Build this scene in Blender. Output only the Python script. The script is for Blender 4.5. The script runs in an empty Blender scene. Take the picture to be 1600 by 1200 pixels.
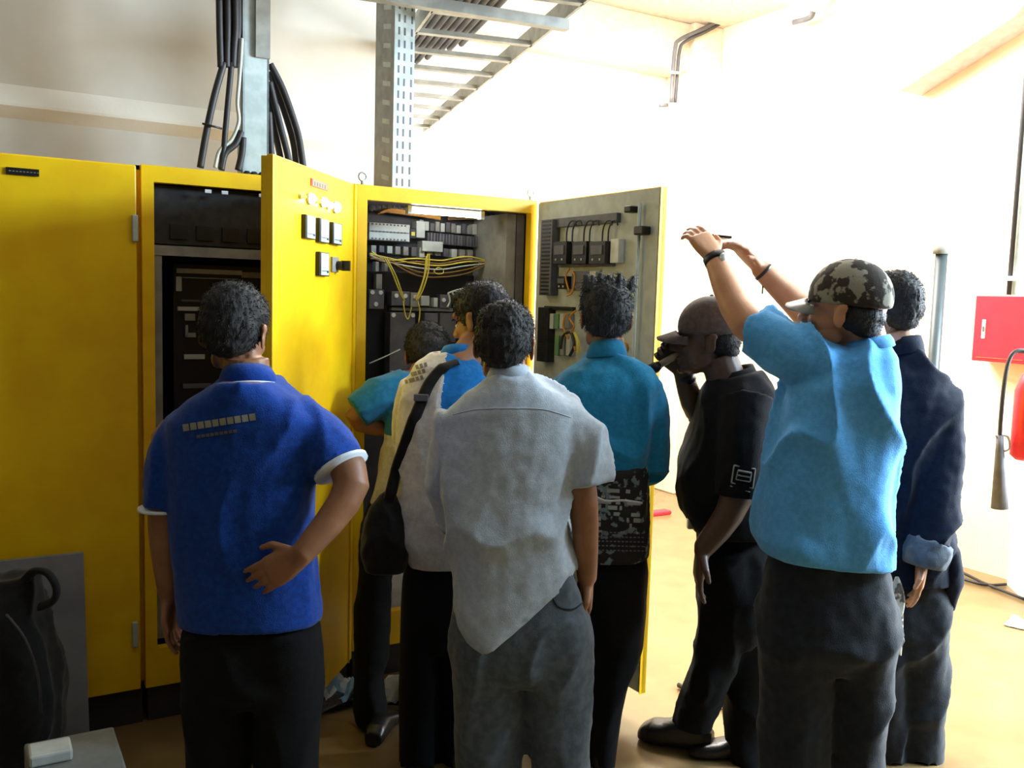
import bpy, bmesh, math, random
from mathutils import Vector, Matrix, noise
random.seed(7)
sc = bpy.context.scene
V = Vector
# ------------------------------------------------------------------ camera, light, exposure
FPX, PITCH, ROLL, YAW = 1434.1, math.radians(5.41), math.radians(1.67), math.radians(30.53)
CAM = V((0, -3.39, 1.57))
FW = V((math.sin(YAW)*math.cos(PITCH), math.cos(YAW)*math.cos(PITCH), -math.sin(PITCH)))
_R = V((math.cos(YAW), -math.sin(YAW), 0)); _U = _R.cross(FW)
RT = _R*math.cos(ROLL)+_U*math.sin(ROLL); UP = -_R*math.sin(ROLL)+_U*math.cos(ROLL)
FH = V((math.sin(YAW), math.cos(YAW), 0)); RH = _R.copy(); Z = V((0, 0, 1))
cd = bpy.data.cameras.new('camera'); cam = bpy.data.objects.new('camera', cd); sc.collection.objects.link(cam)
cd.sensor_width = 36; cd.lens = FPX/1600*36; cd.clip_start = .05
m = Matrix((RT, UP, -FW)).transposed().to_4x4(); m.translation = CAM; cam.matrix_world = m
sc.camera = cam
sc.view_settings.view_transform = 'Standard'; sc.view_settings.look = 'None'
sc.view_settings.gamma = 1; sc.view_settings.use_curve_mapping = False
sc.view_settings.exposure = 0.0
wd = bpy.data.worlds.new('world'); sc.world = wd; wd.use_nodes = True
wd.node_tree.nodes['Background'].inputs[0].default_value = (1, .97, .93, 1)
wd.node_tree.nodes['Background'].inputs[1].default_value = .02
def area(name, loc, target, sx, sy, power, col):
    l = bpy.data.lights.new(name, 'AREA'); l.shape = 'RECTANGLE'; l.size = sx; l.size_y = sy; l.energy = power; l.color = col
    o = bpy.data.objects.new(name, l); sc.collection.objects.link(o); o.location = loc
    o.rotation_euler = (V(target)-V(loc)).to_track_quat('-Z', 'Y').to_euler(); return o
area('daylight_doorway', (5.1, -2.1, 1.75), (1.2, -.75, 1.1), 1.5, 2.3, 500, (.82, .92, 1))
area('daylight_high_window', (5.1, -3.35, 3.1), (1.2, -.9, 1.2), 1.5, .8, 300, (.58, .80, 1))
area('added_ceiling_light', (3.5, 1.1, 3.5), (4.8, .6, 0), 1.6, 2.0, 430, (1, .97, .93))  # unseen area light added under the ceiling to brighten the back right

# ------------------------------------------------------------------ pixel helpers: points of the photo put at their real distance
def ray(px, py): return (FW*FPX + RT*(px-800) + UP*(600-py)).normalized()
def W(px, py, d):                       # d = horizontal distance in front of the camera
    r = ray(px, py); return CAM + r*(d/r.dot(FH))
def hit(px, py, p0, n):
    r = ray(px, py); n = V(n); return CAM + r*((V(p0)-CAM).dot(n)/r.dot(n))
def onY(px, py, y): return hit(px, py, (0, y, 0), (0, 1, 0))
def onX(px, py, x): return hit(px, py, (x, 0, 0), (1, 0, 0))
def onZ(px, py, z): return hit(px, py, (0, 0, z), (0, 0, 1))

# ------------------------------------------------------------------ materials
def hexc(h):
    if isinstance(h, tuple): return (*h, 1)
    c = [int(h[i:i+2], 16)/255 for i in (0, 2, 4)]
    return (*[(x/12.92 if x <= .04045 else ((x+.055)/1.055)**2.4) for x in c], 1)
def mat(name, col, rough=.6, metal=0, col2=None, scale=20, bump=0, bscale=60, emit=0, stretch=(1, 1, 1), sheen=0, lo=.4, hi=.6, spec=.5):
    m = bpy.data.materials.new(name); m.use_nodes = True; nt = m.node_tree; b = nt.nodes['Principled BSDF']
    b.inputs['Roughness'].default_value = rough; b.inputs['Metallic'].default_value = metal
    b.inputs['Specular IOR Level'].default_value = spec
    if sheen: b.inputs['Sheen Weight'].default_value = sheen
    tc = nt.nodes.new('ShaderNodeTexCoord'); mp = nt.nodes.new('ShaderNodeMapping'); mp.inputs['Scale'].default_value = stretch
    nt.links.new(tc.outputs['Object'], mp.inputs[0])
    c1 = hexc(col); c2 = hexc(col2) if col2 else tuple(x*.86 for x in c1[:3])+(1,)
    nz = nt.nodes.new('ShaderNodeTexNoise'); nz.inputs['Scale'].default_value = scale; nz.inputs['Detail'].default_value = 4
    rp = nt.nodes.new('ShaderNodeValToRGB'); rp.color_ramp.elements[0].position = lo; rp.color_ramp.elements[1].position = hi
    rp.color_ramp.elements[0].color = c1; rp.color_ramp.elements[1].color = c2
    nt.links.new(mp.outputs[0], nz.inputs[0]); nt.links.new(nz.outputs[0], rp.inputs[0]); nt.links.new(rp.outputs[0], b.inputs['Base Color'])
    if bump:
        n2 = nt.nodes.new('ShaderNodeTexNoise'); n2.inputs['Scale'].default_value = bscale; n2.inputs['Detail'].default_value = 3
        bp = nt.nodes.new('ShaderNodeBump'); bp.inputs['Strength'].default_value = bump; bp.inputs['Distance'].default_value = .004
        nt.links.new(mp.outputs[0], n2.inputs[0]); nt.links.new(n2.outputs[0], bp.inputs['Height']); nt.links.new(bp.outputs[0], b.inputs['Normal'])
    if emit:
        b.inputs['Emission Color'].default_value = c1; b.inputs['Emission Strength'].default_value = emit
    return m
M = {}
M['wall'] = mat('painted_wall', 'ebe5d8', .85, col2='e4dccb', scale=3, bump=.15, bscale=90)
M['wallw'] = mat('white_painted_wall', 'f6e8cc', .85, col2='f1e2c4', scale=3)
M['beam'] = mat('beige_painted_beam', 'e9dcc6', .85)
M['pink'] = mat('pink_rod_paint_and_wall_shade', 'e8c4c2', .9)  # colour of the pale rods; on the wall wedge it stands in for shade
M['floor'] = mat('polished_concrete_floor', '866f4a', .24, col2='776240', scale=5, bump=.08, bscale=25, lo=.3, hi=.7)
M['ceil'] = mat('ceiling_paint', 'd9d1c6', .9)
M['yellow'] = mat('yellow_enamel', 'fbcd00', .42, col2='f5c200', scale=8, bump=.05, bscale=200)
M['plinth'] = mat('dark_plinth', '3c3834', .7)
M['inside'] = mat('cabinet_inside_grey', '57555a', .7, col2='48474a', scale=6)
M['dark'] = mat('dark_equipment', '1c1b1d', .5, col2='2c2a2a', scale=30)
M['black'] = mat('black_plastic', '121213', .4)
M['grey'] = mat('grey_painted_steel', '9a9a92', .5, col2='86867f', scale=14)
M['dgrey'] = mat('mid_grey_steel', '66656a', .55, col2='58585c', scale=14)
M['lgrey'] = mat('light_grey_plastic', 'c4cac2', .5)
M['darksteel'] = mat('dark_steel', '3a4345', .45, metal=.2)
M['packet'] = mat('dull_white_packet', 'b4b4aa', .7)
M['walln'] = mat('painted_near_wall', 'd6d0c4', .85, col2='cec7b9', scale=3)
M['printc'] = mat('worn_pale_print', '9a9a88', .9)
M['white'] = mat('white_plastic', 'e8ecea', .45)
M['galv'] = mat('galvanised_steel', 'bcc8c6', .5, metal=.1, col2='a8b6b4', scale=18)
M['steel'] = mat('bright_steel', 'cdd2d2', .3, metal=.8)
M['brown'] = mat('brown_wire', '8a6a2c', .6)
M['ywire'] = mat('yellow_wire', 'd9c74e', .5)
M['orange'] = mat('orange_wire', 'd98e22', .5)
M['green'] = mat('green_terminal', '6f9a6a', .5)
M['cable'] = mat('black_cable', '2c2a2b', .55, bump=.2)
M['cableg'] = mat('dark_grey_cable', '45444a', .55)
M['wcable'] = mat('pale_cable', 'c9cfc0', .5)
M['meterface'] = mat('meter_face', 'cfeaf8', .3, col2='bfe2f4', scale=12)
M['red'] = mat('red_enamel', 'e8263a', .4)
M['redframe'] = mat('red_frame', 'd86a3a', .5)
M['plate'] = mat('engraved_plate', '9a8a72', .5)
M['tube'] = mat('tube_light_white', 'ffffff', .4, emit=22)
M['lampw'] = mat('lit_lamp_white', 'fff0c0', .3, emit=45)
M['lampy'] = mat('lit_lamp_amber', 'ffd23a', .3, emit=6)
M['skin'] = mat('brown_skin', '9a6a48', .5, col2='8a5c3e', scale=12, bump=.1, bscale=150)
M['skinl'] = mat('lighter_skin', 'c08c68', .5, col2='b07c5a', scale=12, bump=.1, bscale=150)
M['skind'] = mat('dark_brown_skin', '513829', .5, col2='483124', scale=12, bump=.1, bscale=150)
M['hair'] = mat('black_hair', '0e0d0d', .75, col2='171413', scale=60, bump=.6, bscale=160, stretch=(1, 1, .3))
M['hair2'] = mat('dusty_black_hair', '1b1d20', .75, col2='25282a', scale=60, bump=.6, bscale=160, stretch=(1, 1, .3))
M['eye'] = mat('eye_white', 'e8e2da', .2)
def fabric(name, c, c2=None, rough=.9, sheen=.15, sc=70): return mat(name, c, rough, col2=c2, scale=sc, bump=.35, bscale=320, sheen=sheen, spec=.2)
M['royal'] = fabric('royal_blue_knit', '0f4096', '0b3684')
M['navy'] = fabric('navy_cloth', '131b2c', '0e1523', sheen=.03)
M['blk'] = fabric('black_cloth', '0f0f12', '0b0b0d', sheen=.02)
M['blkp'] = fabric('black_trouser_cloth', '100f10', '0b0b0c', sheen=.02)
M['greyshirt'] = fabric('pale_grey_blue_shirting', 'b3bfca', 'a8b5c2', sheen=.05)
M['jeans'] = fabric('grey_denim', '5a646d', '4c555d', sc=40)
M['djeans'] = fabric('dark_blue_grey_denim', '20262e', '1a1f26', sc=40)
M['teal'] = fabric('teal_blue_shirting', '1f7ba0', '1a7094')
M['teal2'] = fabric('blue_teal_cloth', '1f6f98', '19648c')
M['blue'] = fabric('bright_blue_cloth', '1a78c4', '156cb4')
M['offwhite'] = fabric('off_white_cloth', 'cfcdca', 'c2c0bf')
M['cream'] = fabric('cream_cloth', 'b9b7b0', 'acaaa2')
M['sky'] = fabric('sky_blue_jersey', '5caae8', '52a0de')
M['capbrown'] = fabric('brown_grey_cap_cloth', '5c504c', '50453f')
M['bagm'] = fabric('black_nylon', '0d0c0d', '141313', rough=.7)
M['trimw'] = mat('white_trim', 'e4ecf4', .8)
M['leather'] = mat('black_leather', '1c1a1a', .35, bump=.2, bscale=100)
M['paper'] = mat('white_paper', 'e9eef2', .8, bump=.5, bscale=30)
M['paperb'] = mat('pale_blue_plastic', '9fd0f2', .5)
M['card'] = mat('grey_carton', '74746c', .8, bump=.1)
M['boardm'] = mat('grey_board', '85868a', .7, col2='74757a', scale=5)
M['camo'] = mat('camouflage_cloth', '3a342e', .9, col2='8d8a7c', scale=26, bump=.3, bscale=200, lo=.52, hi=.56, spec=.2)
M['camod'] = mat('dark_camouflage_cloth', '2a2624', .9, col2='6e7c7a', scale=30, bump=.3, bscale=200, lo=.58, hi=.61, spec=.2)
M['camop'] = mat('pale_camouflage_cloth', '5c5850', .9, col2='b9b5a6', scale=34, bump=.3, bscale=200, lo=.46, hi=.52, spec=.2)

# ------------------------------------------------------------------ object helpers
WL = {}
def tag(o, label=None, cat=None, group=None, kind=None):
    for k, v in (('label', label), ('category', cat), ('group', group), ('kind', kind)):
        if v: o[k] = v
    return o
GR = {'electrical_cabinet': 'yellow electrical cabinets in a row', 'person': 'men gathered at the open cabinets', 'cable_riser': 'galvanised risers on the cabinets', 'cable_gland': 'glands at the foot of the plain riser', 'floor_cable': 'cables on the floor', 'conduit': 'conduits on the walls', 'crumpled_paper': 'crumpled papers on the floor'}
def thing(name, loc, label, cat, group=None):
    o = bpy.data.objects.new(name, None); sc.collection.objects.link(o); o.location = loc; o.empty_display_size = .1
    WL[o] = V(loc); return tag(o, label, cat, group)
def place(name, me, mats, parent=None, smooth=True):
    co = [v.co for v in me.vertices]
    mn = V((min(c.x for c in co), min(c.y for c in co), min(c.z for c in co))); mx = V((max(c.x for c in co), max(c.y for c in co), max(c.z for c in co)))
    w = V(((mn.x+mx.x)/2, (mn.y+mx.y)/2, mn.z))
    me.transform(Matrix.Translation(-w))
    for x in mats: me.materials.append(x)
    if smooth:
        me.polygons.foreach_set('use_smooth', [True]*len(me.polygons))
    o = bpy.data.objects.new(name, me); sc.collection.objects.link(o); WL[o] = w
    if parent is not None: o.parent = parent; o.location = w - WL[parent]
    else: o.location = w
    return o
class MB:
    def __init__(s): s.bm = bmesh.new(); s.mats = []; s.mi = 0
    def mat(s, m):
        m = M[m] if isinstance(m, str) else m
        if m not in s.mats: s.mats.append(m)
        s.mi = s.mats.index(m); return s
    def faces(s, vs, fs):
        bv = [s.bm.verts.new(v) for v in vs]
        for f in fs:
            try: s.bm.faces.new([bv[i] for i in f]).material_index = s.mi
            except ValueError: pass
        return bv
    def box(s, c, size, ax=None, bev=0):
        ax = ax or (V((1, 0, 0)), V((0, 1, 0)), V((0, 0, 1))); c = V(c)
        h = [ax[i]*size[i]/2 for i in range(3)]
        vs = [c+h[0]*a+h[1]*b+h[2]*d for a in (-1, 1) for b in (-1, 1) for d in (-1, 1)]
        bv = s.faces(vs, [(0, 1, 3, 2), (4, 6, 7, 5), (0, 4, 5, 1), (2, 3, 7, 6), (0, 2, 6, 4), (1, 5, 7, 3)])
        if bev:
            es = list({e for v in bv for e in v.link_edges})
            r = bmesh.ops.bevel(s.bm, geom=es, offset=bev, segments=2, profile=.5, affect='EDGES')
            for f in r['faces']: f.material_index = s.mi
        return s
    def bx(s, a, b, bev=0):
        a = V(a); b = V(b); return s.box((a+b)/2, [abs(b[i]-a[i]) for i in range(3)], bev=bev)
    def loft(s, rings, cap=True):
        n = len(rings[0]); vs = [p for r in rings for p in r]; fs = []
        for k in range(len(rings)-1):
            for i in range(n): fs.append((k*n+i, k*n+(i+1) % n, (k+1)*n+(i+1) % n, (k+1)*n+i))
        if cap: fs.append(tuple(range(n))[::-1]); fs.append(tuple((len(rings)-1)*n+i for i in range(n)))
        s.faces(vs, fs); return s
    def ring(s, c, u, v, n=24, p=2.4):
        out = []
        for i in range(n):
            a = 2*math.pi*i/n; ca, sa = math.cos(a), math.sin(a)
            out.append(c+u*(math.copysign(abs(ca)**(2/p), ca))+v*(math.copysign(abs(sa)**(2/p), sa)))
        return out
    def tube(s, pts, r, n=10, flat=1, round_ends=False, up=None):
        pts = [V(p) for p in pts]; rr = r if isinstance(r, (list, tuple)) else [r]*len(pts); rings = []
        prev = None
        for i, p in enumerate(pts):
            t = (pts[min(i+1, len(pts)-1)]-pts[max(i-1, 0)]).normalized()
            if up is not None: u = V(up)-t*V(up).dot(t)
            elif prev is None: u = t.orthogonal()
            else: u = prev-t*prev.dot(t)
            if u.length < 1e-5: u = t.orthogonal()
            u.normalize(); prev = u; v = t.cross(u)
            if round_ends and i == 0:
                rings.append(s.ring(p-t*rr[i]*.8, u*rr[i]*.45*flat, v*rr[i]*.45, n, 2))
            rings.append(s.ring(p, u*rr[i]*flat, v*rr[i], n, 2))
            if round_ends and i == len(pts)-1:
                rings.append(s.ring(p+t*rr[i]*.8, u*rr[i]*.45*flat, v*rr[i]*.45, n, 2))
        return s.loft(rings)
    def ell(s, c, u, v, w, n=20, m=12):
        rings = []
        for k in range(1, m):
            a = math.pi*k/m; rings.append(s.ring(V(c)-w*math.cos(a), u*math.sin(a), v*math.sin(a), n, 2))
        return s.loft(rings)
    def mesh(s, name):
        bmesh.ops.recalc_face_normals(s.bm, faces=s.bm.faces)
        me = bpy.data.meshes.new(name); s.bm.to_mesh(me); s.bm.free(); return me
    def build(s, name, parent=None, smooth=False):
        me = s.mesh(name); o = place(name, me, s.mats or [M['grey']], parent, smooth=smooth); return o
def bez(pts, n=8):                      # smooth curve through points
    pts = [V(p) for p in pts]; out = []
    for i in range(len(pts)-1):
        a, b, c, d = pts[max(i-1, 0)], pts[i], pts[i+1], pts[min(i+2, len(pts)-1)]
        for k in range(n):
            t = k/n; out.append(.5*((2*b)+(c-a)*t+(2*a-5*b+4*c-d)*t*t+(3*b-a-3*c+d)*t**3))
    return out+[pts[-1]]
def remesh(mb, name, vox, smooth=2, disp=None, mats=None, parent=None, matfn=None):
    me = mb.mesh(name); o = bpy.data.objects.new('tmp', me); sc.collection.objects.link(o)
    r = o.modifiers.new('r', 'REMESH'); r.mode = 'VOXEL'; r.voxel_size = vox; r.adaptivity = 0
    if smooth: s = o.modifiers.new('s', 'SMOOTH'); s.factor = .5; s.iterations = smooth
    dg = bpy.context.evaluated_depsgraph_get(); dg.update(); ev = o.evaluated_get(dg)
    nm = bpy.data.meshes.new_from_object(ev); bpy.data.objects.remove(o); bpy.data.meshes.remove(me); nm.name = name
    if disp:
        ns = [v.normal.copy() for v in nm.vertices]; mz = min(v.co.z for v in nm.vertices)
        for v, nn in zip(nm.vertices, ns):
            k = 1 if vox < .0055 else max(.12, min(1, (v.co.z-mz)/.10))*(1 if nn.z > -.5 else .2)
            v.co += nn*disp(v.co, nn)*k
    if matfn:
        for p in nm.polygons: p.material_index = matfn(p.center, p.normal)
    return place(name, nm, mats, parent)
from mathutils.bvhtree import BVHTree
_bv = {}
def on(o, px, py, lift=.002):           # point on an object's surface as seen at that spot, and its normal
    if o not in _bv: _bv[o] = BVHTree.FromPolygons([v.co+WL[o] for v in o.data.vertices], [tuple(p.vertices) for p in o.data.polygons])
    h = _bv[o].ray_cast(CAM, ray(px, py))
    if h[0] is None: return None, None
    n = h[1] if h[1].dot(ray(px, py)) < 0 else -h[1]
    return h[0]+n*lift, n
def path_on(o, pts, lift=.002, n=6):
    out = []; pts = [V((x, y, 0)) for x, y in pts]
    for q in bez(pts, n):
        p, nn = on(o, q.x, q.y, lift)
        if p is not None: out.append(p)
    return out
def bars(par, name, x0, y0, x1, y1, hpx, widths, m, lift=.0012, b0=None):   # worn printed strips lying on cloth
    b = b0 or MB().mat(m); L = math.hypot(x1-x0, y1-y0); ux, uy = (y1-y0)/L, -(x1-x0)/L; t = 0; tot = sum(abs(w) for w in widths)
    for w in widths:
        t1 = t+abs(w)/tot
        if w > 0:
            k = max(1, int(w)); g = []
            for i in range(k+1):
                q = t+(t1-t)*i/k; x, y = x0+(x1-x0)*q, y0+(y1-y0)*q
                g.append((on(par, x, y, lift)[0], on(par, x+ux*hpx, y+uy*hpx, lift)[0]))
            for (a0, a1), (c0, c1) in zip(g, g[1:]):
                if None in (a0, a1, c0, c1) or (a0-c1).length > .1: continue
                b.loft([[a0, c0, c1, a1], [v+ (CAM-v).normalized()*.0008 for v in (a0, c0, c1, a1)]])
        t = t1
    if b0 is None and len(b.bm.verts): return b.build(name, par)
def folds(amp=.006, sx=9, sz=4, seed=0, along=None, amp2=.0):
    al = (V(along) if along else Z).normalized(); a = al.orthogonal().normalized(); b = al.cross(a)
    def f(co, n):
        q = V((co.dot(a)*sx+seed, co.dot(b)*sx, co.dot(al)*sz)); r = noise.noise(q)
        v = max(0, 1-abs(r)*3.2)**1.5*amp*1.15 - amp*.38
        if amp2: v += noise.noise(co*28+V((seed, 0, 0)))*amp2
        return v
    return f
def tufts(amp=.006, k=70):
    def f(co, n): return (abs(noise.noise(V((co.x*k, co.y*k, co.z*k*.45))))*2-.3)*amp+noise.noise(co*22)*amp*.9
    return f

# ------------------------------------------------------------------ the room
def struct(name, mb, parent=None): return tag(mb.build(name, parent), kind='structure')
XR, YB, ZC = 5.22, 2.62, 3.75
b = MB().mat('floor'); b.bx((-6.2, -6, -.12), (XR+.2, YB+.2, 0)); struct('floor', b)
b = MB().mat('ceil'); b.bx((-6.2, -6, ZC), (XR+.2, YB+.2, ZC+.15)); struct('ceiling', b)
b = MB().mat('wall'); b.bx((-6.2, YB, 0), (XR+.2, YB+.2, ZC)); struct('wall_back', b)
b = MB().mat('dgrey'); b.bx((-6.2, -6, 0), (-6, YB+.2, ZC)); struct('wall_left', b)
YP0 = .80                               # nearer wall right behind the left cabinets; its free edge is behind the perforated riser
b = MB().mat('walln'); b.bx((-6.0, YP0, 0), (onY(606, 150, YP0).x, YP0+.14, ZC)); struct('wall_inner', b)
b = MB().mat('wallw')                   # right wall with its wide doorway nearer the camera
b.bx((XR, -1.2, 0), (XR+.2, YB, ZC)); b.bx((XR, -6, 0), (XR+.2, -4.3, ZC)); b.bx((XR, -4.3, 3.55), (XR+.2, -1.2, ZC)); struct('wall_right', b)
# corner pier, beams, shade wedge
cp = onX(1103, 130, XR)
b = MB().mat('beam'); b.bx((XR-.30, YB-.32, 0), (XR, YB, ZC), .01); struct('trim_1', b)
b = MB().mat('beam'); b.bx((-6.0, YB-.26, 3.38), (XR, YB, ZC), .01); struct('trim_2', b)
b = MB().mat('beam'); p = onX(1305, 23, XR); b.bx((2.4, p.y-.2, min(p.z, 3.62)), (XR, p.y+.05, ZC), .01); struct('trim_3', b)
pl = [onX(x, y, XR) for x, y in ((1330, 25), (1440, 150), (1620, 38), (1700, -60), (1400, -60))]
b = MB().mat('pink'); b.loft([[q+V((-.22, 0, 0)) for q in pl], pl]); struct('wall_shade_wedge', b)  # added wedge whose pink colour and outline imitate a shaded wall patch
b = MB().mat('wall'); b.loft([[V(q) for q in ((XR, -.34, 0), (XR-.10, -.40, 0), (XR-.30, -.62, 0), (XR-.30, -1.1, 0), (XR, -1.1, 0))], [V(q) for q in ((XR, -.34, ZC), (XR-.10, -.40, ZC), (XR-.30, -.62, ZC), (XR-.30, -1.1, ZC), (XR, -1.1, ZC))]]); struct('trim_5', b)
# long sloped ledge added to make a pale light band (seen over the left cabinets)
y0 = YB-.12
z1 = onY(330, 165, YP0).z; z0 = onY(330, 222, YP0).z
b = MB().mat('wall'); b.loft([[V((x, YP0+.01, z0)), V((x, YP0-.05, z0+.05)), V((x, YP0-.05, z0+.06)), V((x, YP0+.01, z1))] for x in (-6.0, onY(600, 150, YP0).x)]); struct('light_band_ledge', b)

# ------------------------------------------------------------------ cabinets
ZT, ZB0, X0, XM, XE = 1.984, .132, .509, 1.285, 2.10
DEP = .5
def cabinet_shell(par, xa, xb, opening=True):
    fr = MB().mat('yellow')
    if opening:
        l, r_, t, bt = xa+.040, xb-.030, ZT-.056, ZB0+.14
        fr.bx((xa, 0, ZB0), (l, .04, ZT)); fr.bx((r_, 0, ZB0), (xb, .04, ZT))
        fr.bx((l, 0, t), (r_, .04, ZT)); fr.bx((l, 0, ZB0), (r_, .04, bt))
    for x in (xa, xb-.015): fr.bx((x, .04, ZB0), (x+.015, DEP, ZT))
    fr.bx((xa, .04, ZT-.015), (xb, DEP, ZT)); fr.bx((xa, .04, ZB0), (xb, DEP, ZB0+.015)); fr.bx((xa, DEP-.015, ZB0), (xb, DEP, ZT))
    fr.build('frame', par)
    if opening:
        li = MB().mat('inside'); g = .0161
        li.bx((xa+g-.001, .0405, ZB0+.0151), (xa+g+.003, DEP-.0155, ZT-.0151)).bx((xb-g-.003, .0405, ZB0+.0151), (xb-g+.001, DEP-.0155, ZT-.0151))
        li.bx((xa+g+.0031, .0405, ZT-.018), (xb-g-.0031, DEP-.0155, ZT-.0151)).bx((xa+g+.0031, .0405, ZB0+.0151), (xb-g-.0031, DEP-.0155, ZB0+.018)); li.build('inner_lining', par)
    MB().mat('plinth').bx((xa+.01, .02, 0), (xb-.01, DEP, ZB0)).build('plinth', par)
# closed cabinets at the far left
cl = []
for k, (xa, xb, lab) in enumerate(((X0-.83, X0, 'closed yellow steel cabinet with a small dark nameplate, left of the opened cabinets'), (X0-1.66, X0-.83, 'closed yellow steel cabinet at the far left end of the row'))):
    c = thing('electrical_cabinet', ((xa+xb)/2, .25, 0), lab, 'cabinet'); cl.append(c)
    cabinet_shell(c, xa, xb, False)
    d = MB().mat('yellow').bx((xa+.012, -.022, ZB0+.01), (xb-.02, .038, ZT-.008), .004).build('door', c)
    if k == 0:
        a_ = onY(9, 261, -.022); e_ = onY(61, 276, -.022)
        n = MB().mat('black').bx((a_.x, -.030, e_.z), (e_.x, -.0221, a_.z)); n.mat('plate')
        for i in range(9): n.bx((a_.x+.008+i*.010, -.031, e_.z+.009), (a_.x+.014+i*.010, -.0300, a_.z-.010))
        n.build('nameplate', d)
        for py in (357, 990):
            h = onY(212, py, -.022)
            MB().mat('galv').bx((h.x-.012, -.036, h.z-.045), (h.x+.006, -.0221, h.z+.045), .003).build('hinge', d)
# left open cabinet
CA = thing('electrical_cabinet', ((X0+XM)/2, .25, 0), 'yellow cabinet with dark racks inside and its meter-panel door half open', 'cabinet')
cabinet_shell(CA, X0, XM)
def panel(mb, x0, y0, x1, y1, yp, th=.03, m=None):
    if m: mb.mat(m)
    a = onY(x0, y0, yp); e = onY(x1, y1, yp); mb.bx((a.x, yp, e.z), (e.x, yp+th, a.z)); return mb
MB().mat('dark').bx((X0+.02, DEP-.035, ZB0+.02), (XM-.02, DEP-.0151, ZT-.02)).build('backplate', CA)
b = MB().mat('dark'); b.bx((X0+.041, .05, onY(250, 381, .06).z), (XM-.031, .12, ZT-.06))
b.mat('black')
for i in range(7): b.bx((X0+.10+i*.09, .040, 1.74), (X0+.16+i*.09, .0499, 1.79))
b.build('upper_cover', CA)
zr = onY(250, 383, .04).z
b = MB().mat('grey').bx((X0+.041, .042, zr-.035), (XM-.031, .075, zr)).build('cross_rail', CA)
b = MB().mat('grey').bx((X0+.041, .045, ZB0+.16), (X0+.072, .09, zr-.036)).build('side_rail', CA)
b = MB().mat('black').bx((X0+.13, .16, ZB0+.2), (XM-.1, .40, zr-.06)).build('switchgear_block', CA)
for x0, y0, x1, y1, mm in ((276, 419, 378, 430, 'lgrey'), (286, 433, 372, 437, 'lgrey'), (378, 425, 413, 435, 'grey'), (275, 432, 284, 455, 'lgrey'), (284, 468, 320, 472, 'dgrey'), (278, 479, 318, 486, 'lgrey'), (289, 490, 305, 501, 'grey'), (290, 508, 294, 526, 'grey'), (292, 520, 306, 527, 'grey'), (288, 554, 320, 561, 'lgrey'), (286, 600, 330, 606, 'dgrey')):
    b = MB(); panel(b, x0, y0, x1, y1, .148, .011, mm); b.build('bracket', CA)
for x0 in (320, 346, 404):
    a = onY(x0+5, 299+(x0-320)*.08, -.001); MB().mat('white').bx((a.x-.011, -.006, a.z-.006), (a.x+.011, -.0002, a.z+.006)).build('clip', CA)
# right open cabinet
CB = thing('electrical_cabinet', ((XM+XE)/2, .25, 0), 'yellow cabinet full of wiring and terminals, its grey-lined door swung wide open to the right', 'cabinet')
cabinet_shell(CB, XM+.003, XE)
MB().mat('inside').bx((XM+.02, .36, ZB0+.02), (XE-.02, .38, ZT-.02)).build('backplate', CB)
YP = .352
def comp(name, x0, y0, x1, y1, m, th=.04, yp=YP-.0, parent=CB, extra=None):
    b = MB(); a = onY(x0, y0, yp-th); e = onY(x1, y1, yp-th); b.mat(m).bx((a.x, yp-th, e.z), (e.x, yp+.006, a.z), .002)
    if extra: extra(b, a, e, yp-th)
    return b.build(name, parent)
a = onY(646, 312, .07); e = onY(742, 326, .07)
b = MB().mat('tube').tube([(a.x, .09, ZT-.075), (e.x+.03, .09, ZT-.075)], .011, 12); b.mat('white').bx((a.x-.02, .075, ZT-.09), (a.x-.003, .105, ZT-.0565)).bx((e.x+.033, .075, ZT-.09), (e.x+.05, .105, ZT-.0565)); b.bx((a.x-.02, .085, ZT-.064), (e.x+.05, .115, ZT-.0565)); b.build('tube_light', CB)
def plc(b, a, e, y):
    b.mat('dgrey'); zz = (a.z+e.z)/2
    b.bx((a.x+.004, y-.002, zz-.002), (e.x-.004, y, zz+.002))
    for i in range(10):
        x = a.x+.012+i*(e.x-a.x-.02)/10
        for z in (a.z-.006, zz, e.z+.006): b.bx((x, y-.003, z-.003), (x+.006, y, z+.003))
comp('controller_module', 577, 347, 640, 378, 'lgrey', .07, extra=plc)
comp('relay', 641, 357, 650, 373, 'black', .06, extra=lambda b, a, e, y: b.mat('ywire').bx((a.x+.006, y-.002, e.z+.012), (e.x-.006, y, a.z-.014)))
comp('junction_block', 651, 345, 664, 372, 'lgrey', .05); comp('junction_block', 660, 376, 692, 394, 'lgrey', .05)
def teeth(k0, y0):
    for i in range(26):
        x = 668+i*4.7; yy = y0+i*.42
        comp('terminal_block', x, yy, x+3.4, yy+17, 'dgrey' if i % 3 else 'inside', .045)
teeth(0, 363)
for i in range(16):
    x = 656+i*8.3; comp('fuse_holder', x, 343+i*.7+(i*7 % 5), x+6, 360+i*.7, ('grey', 'lgrey', 'dgrey')[i % 3], .035)
for i in range(17):
    x = 580+i*12.6; comp('fuse_holder', x, 383+i*.6, x+8, 399+i*.6-(i*5 % 6), ('grey', 'dgrey', 'lgrey', 'grey')[i % 4], .035)
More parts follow.
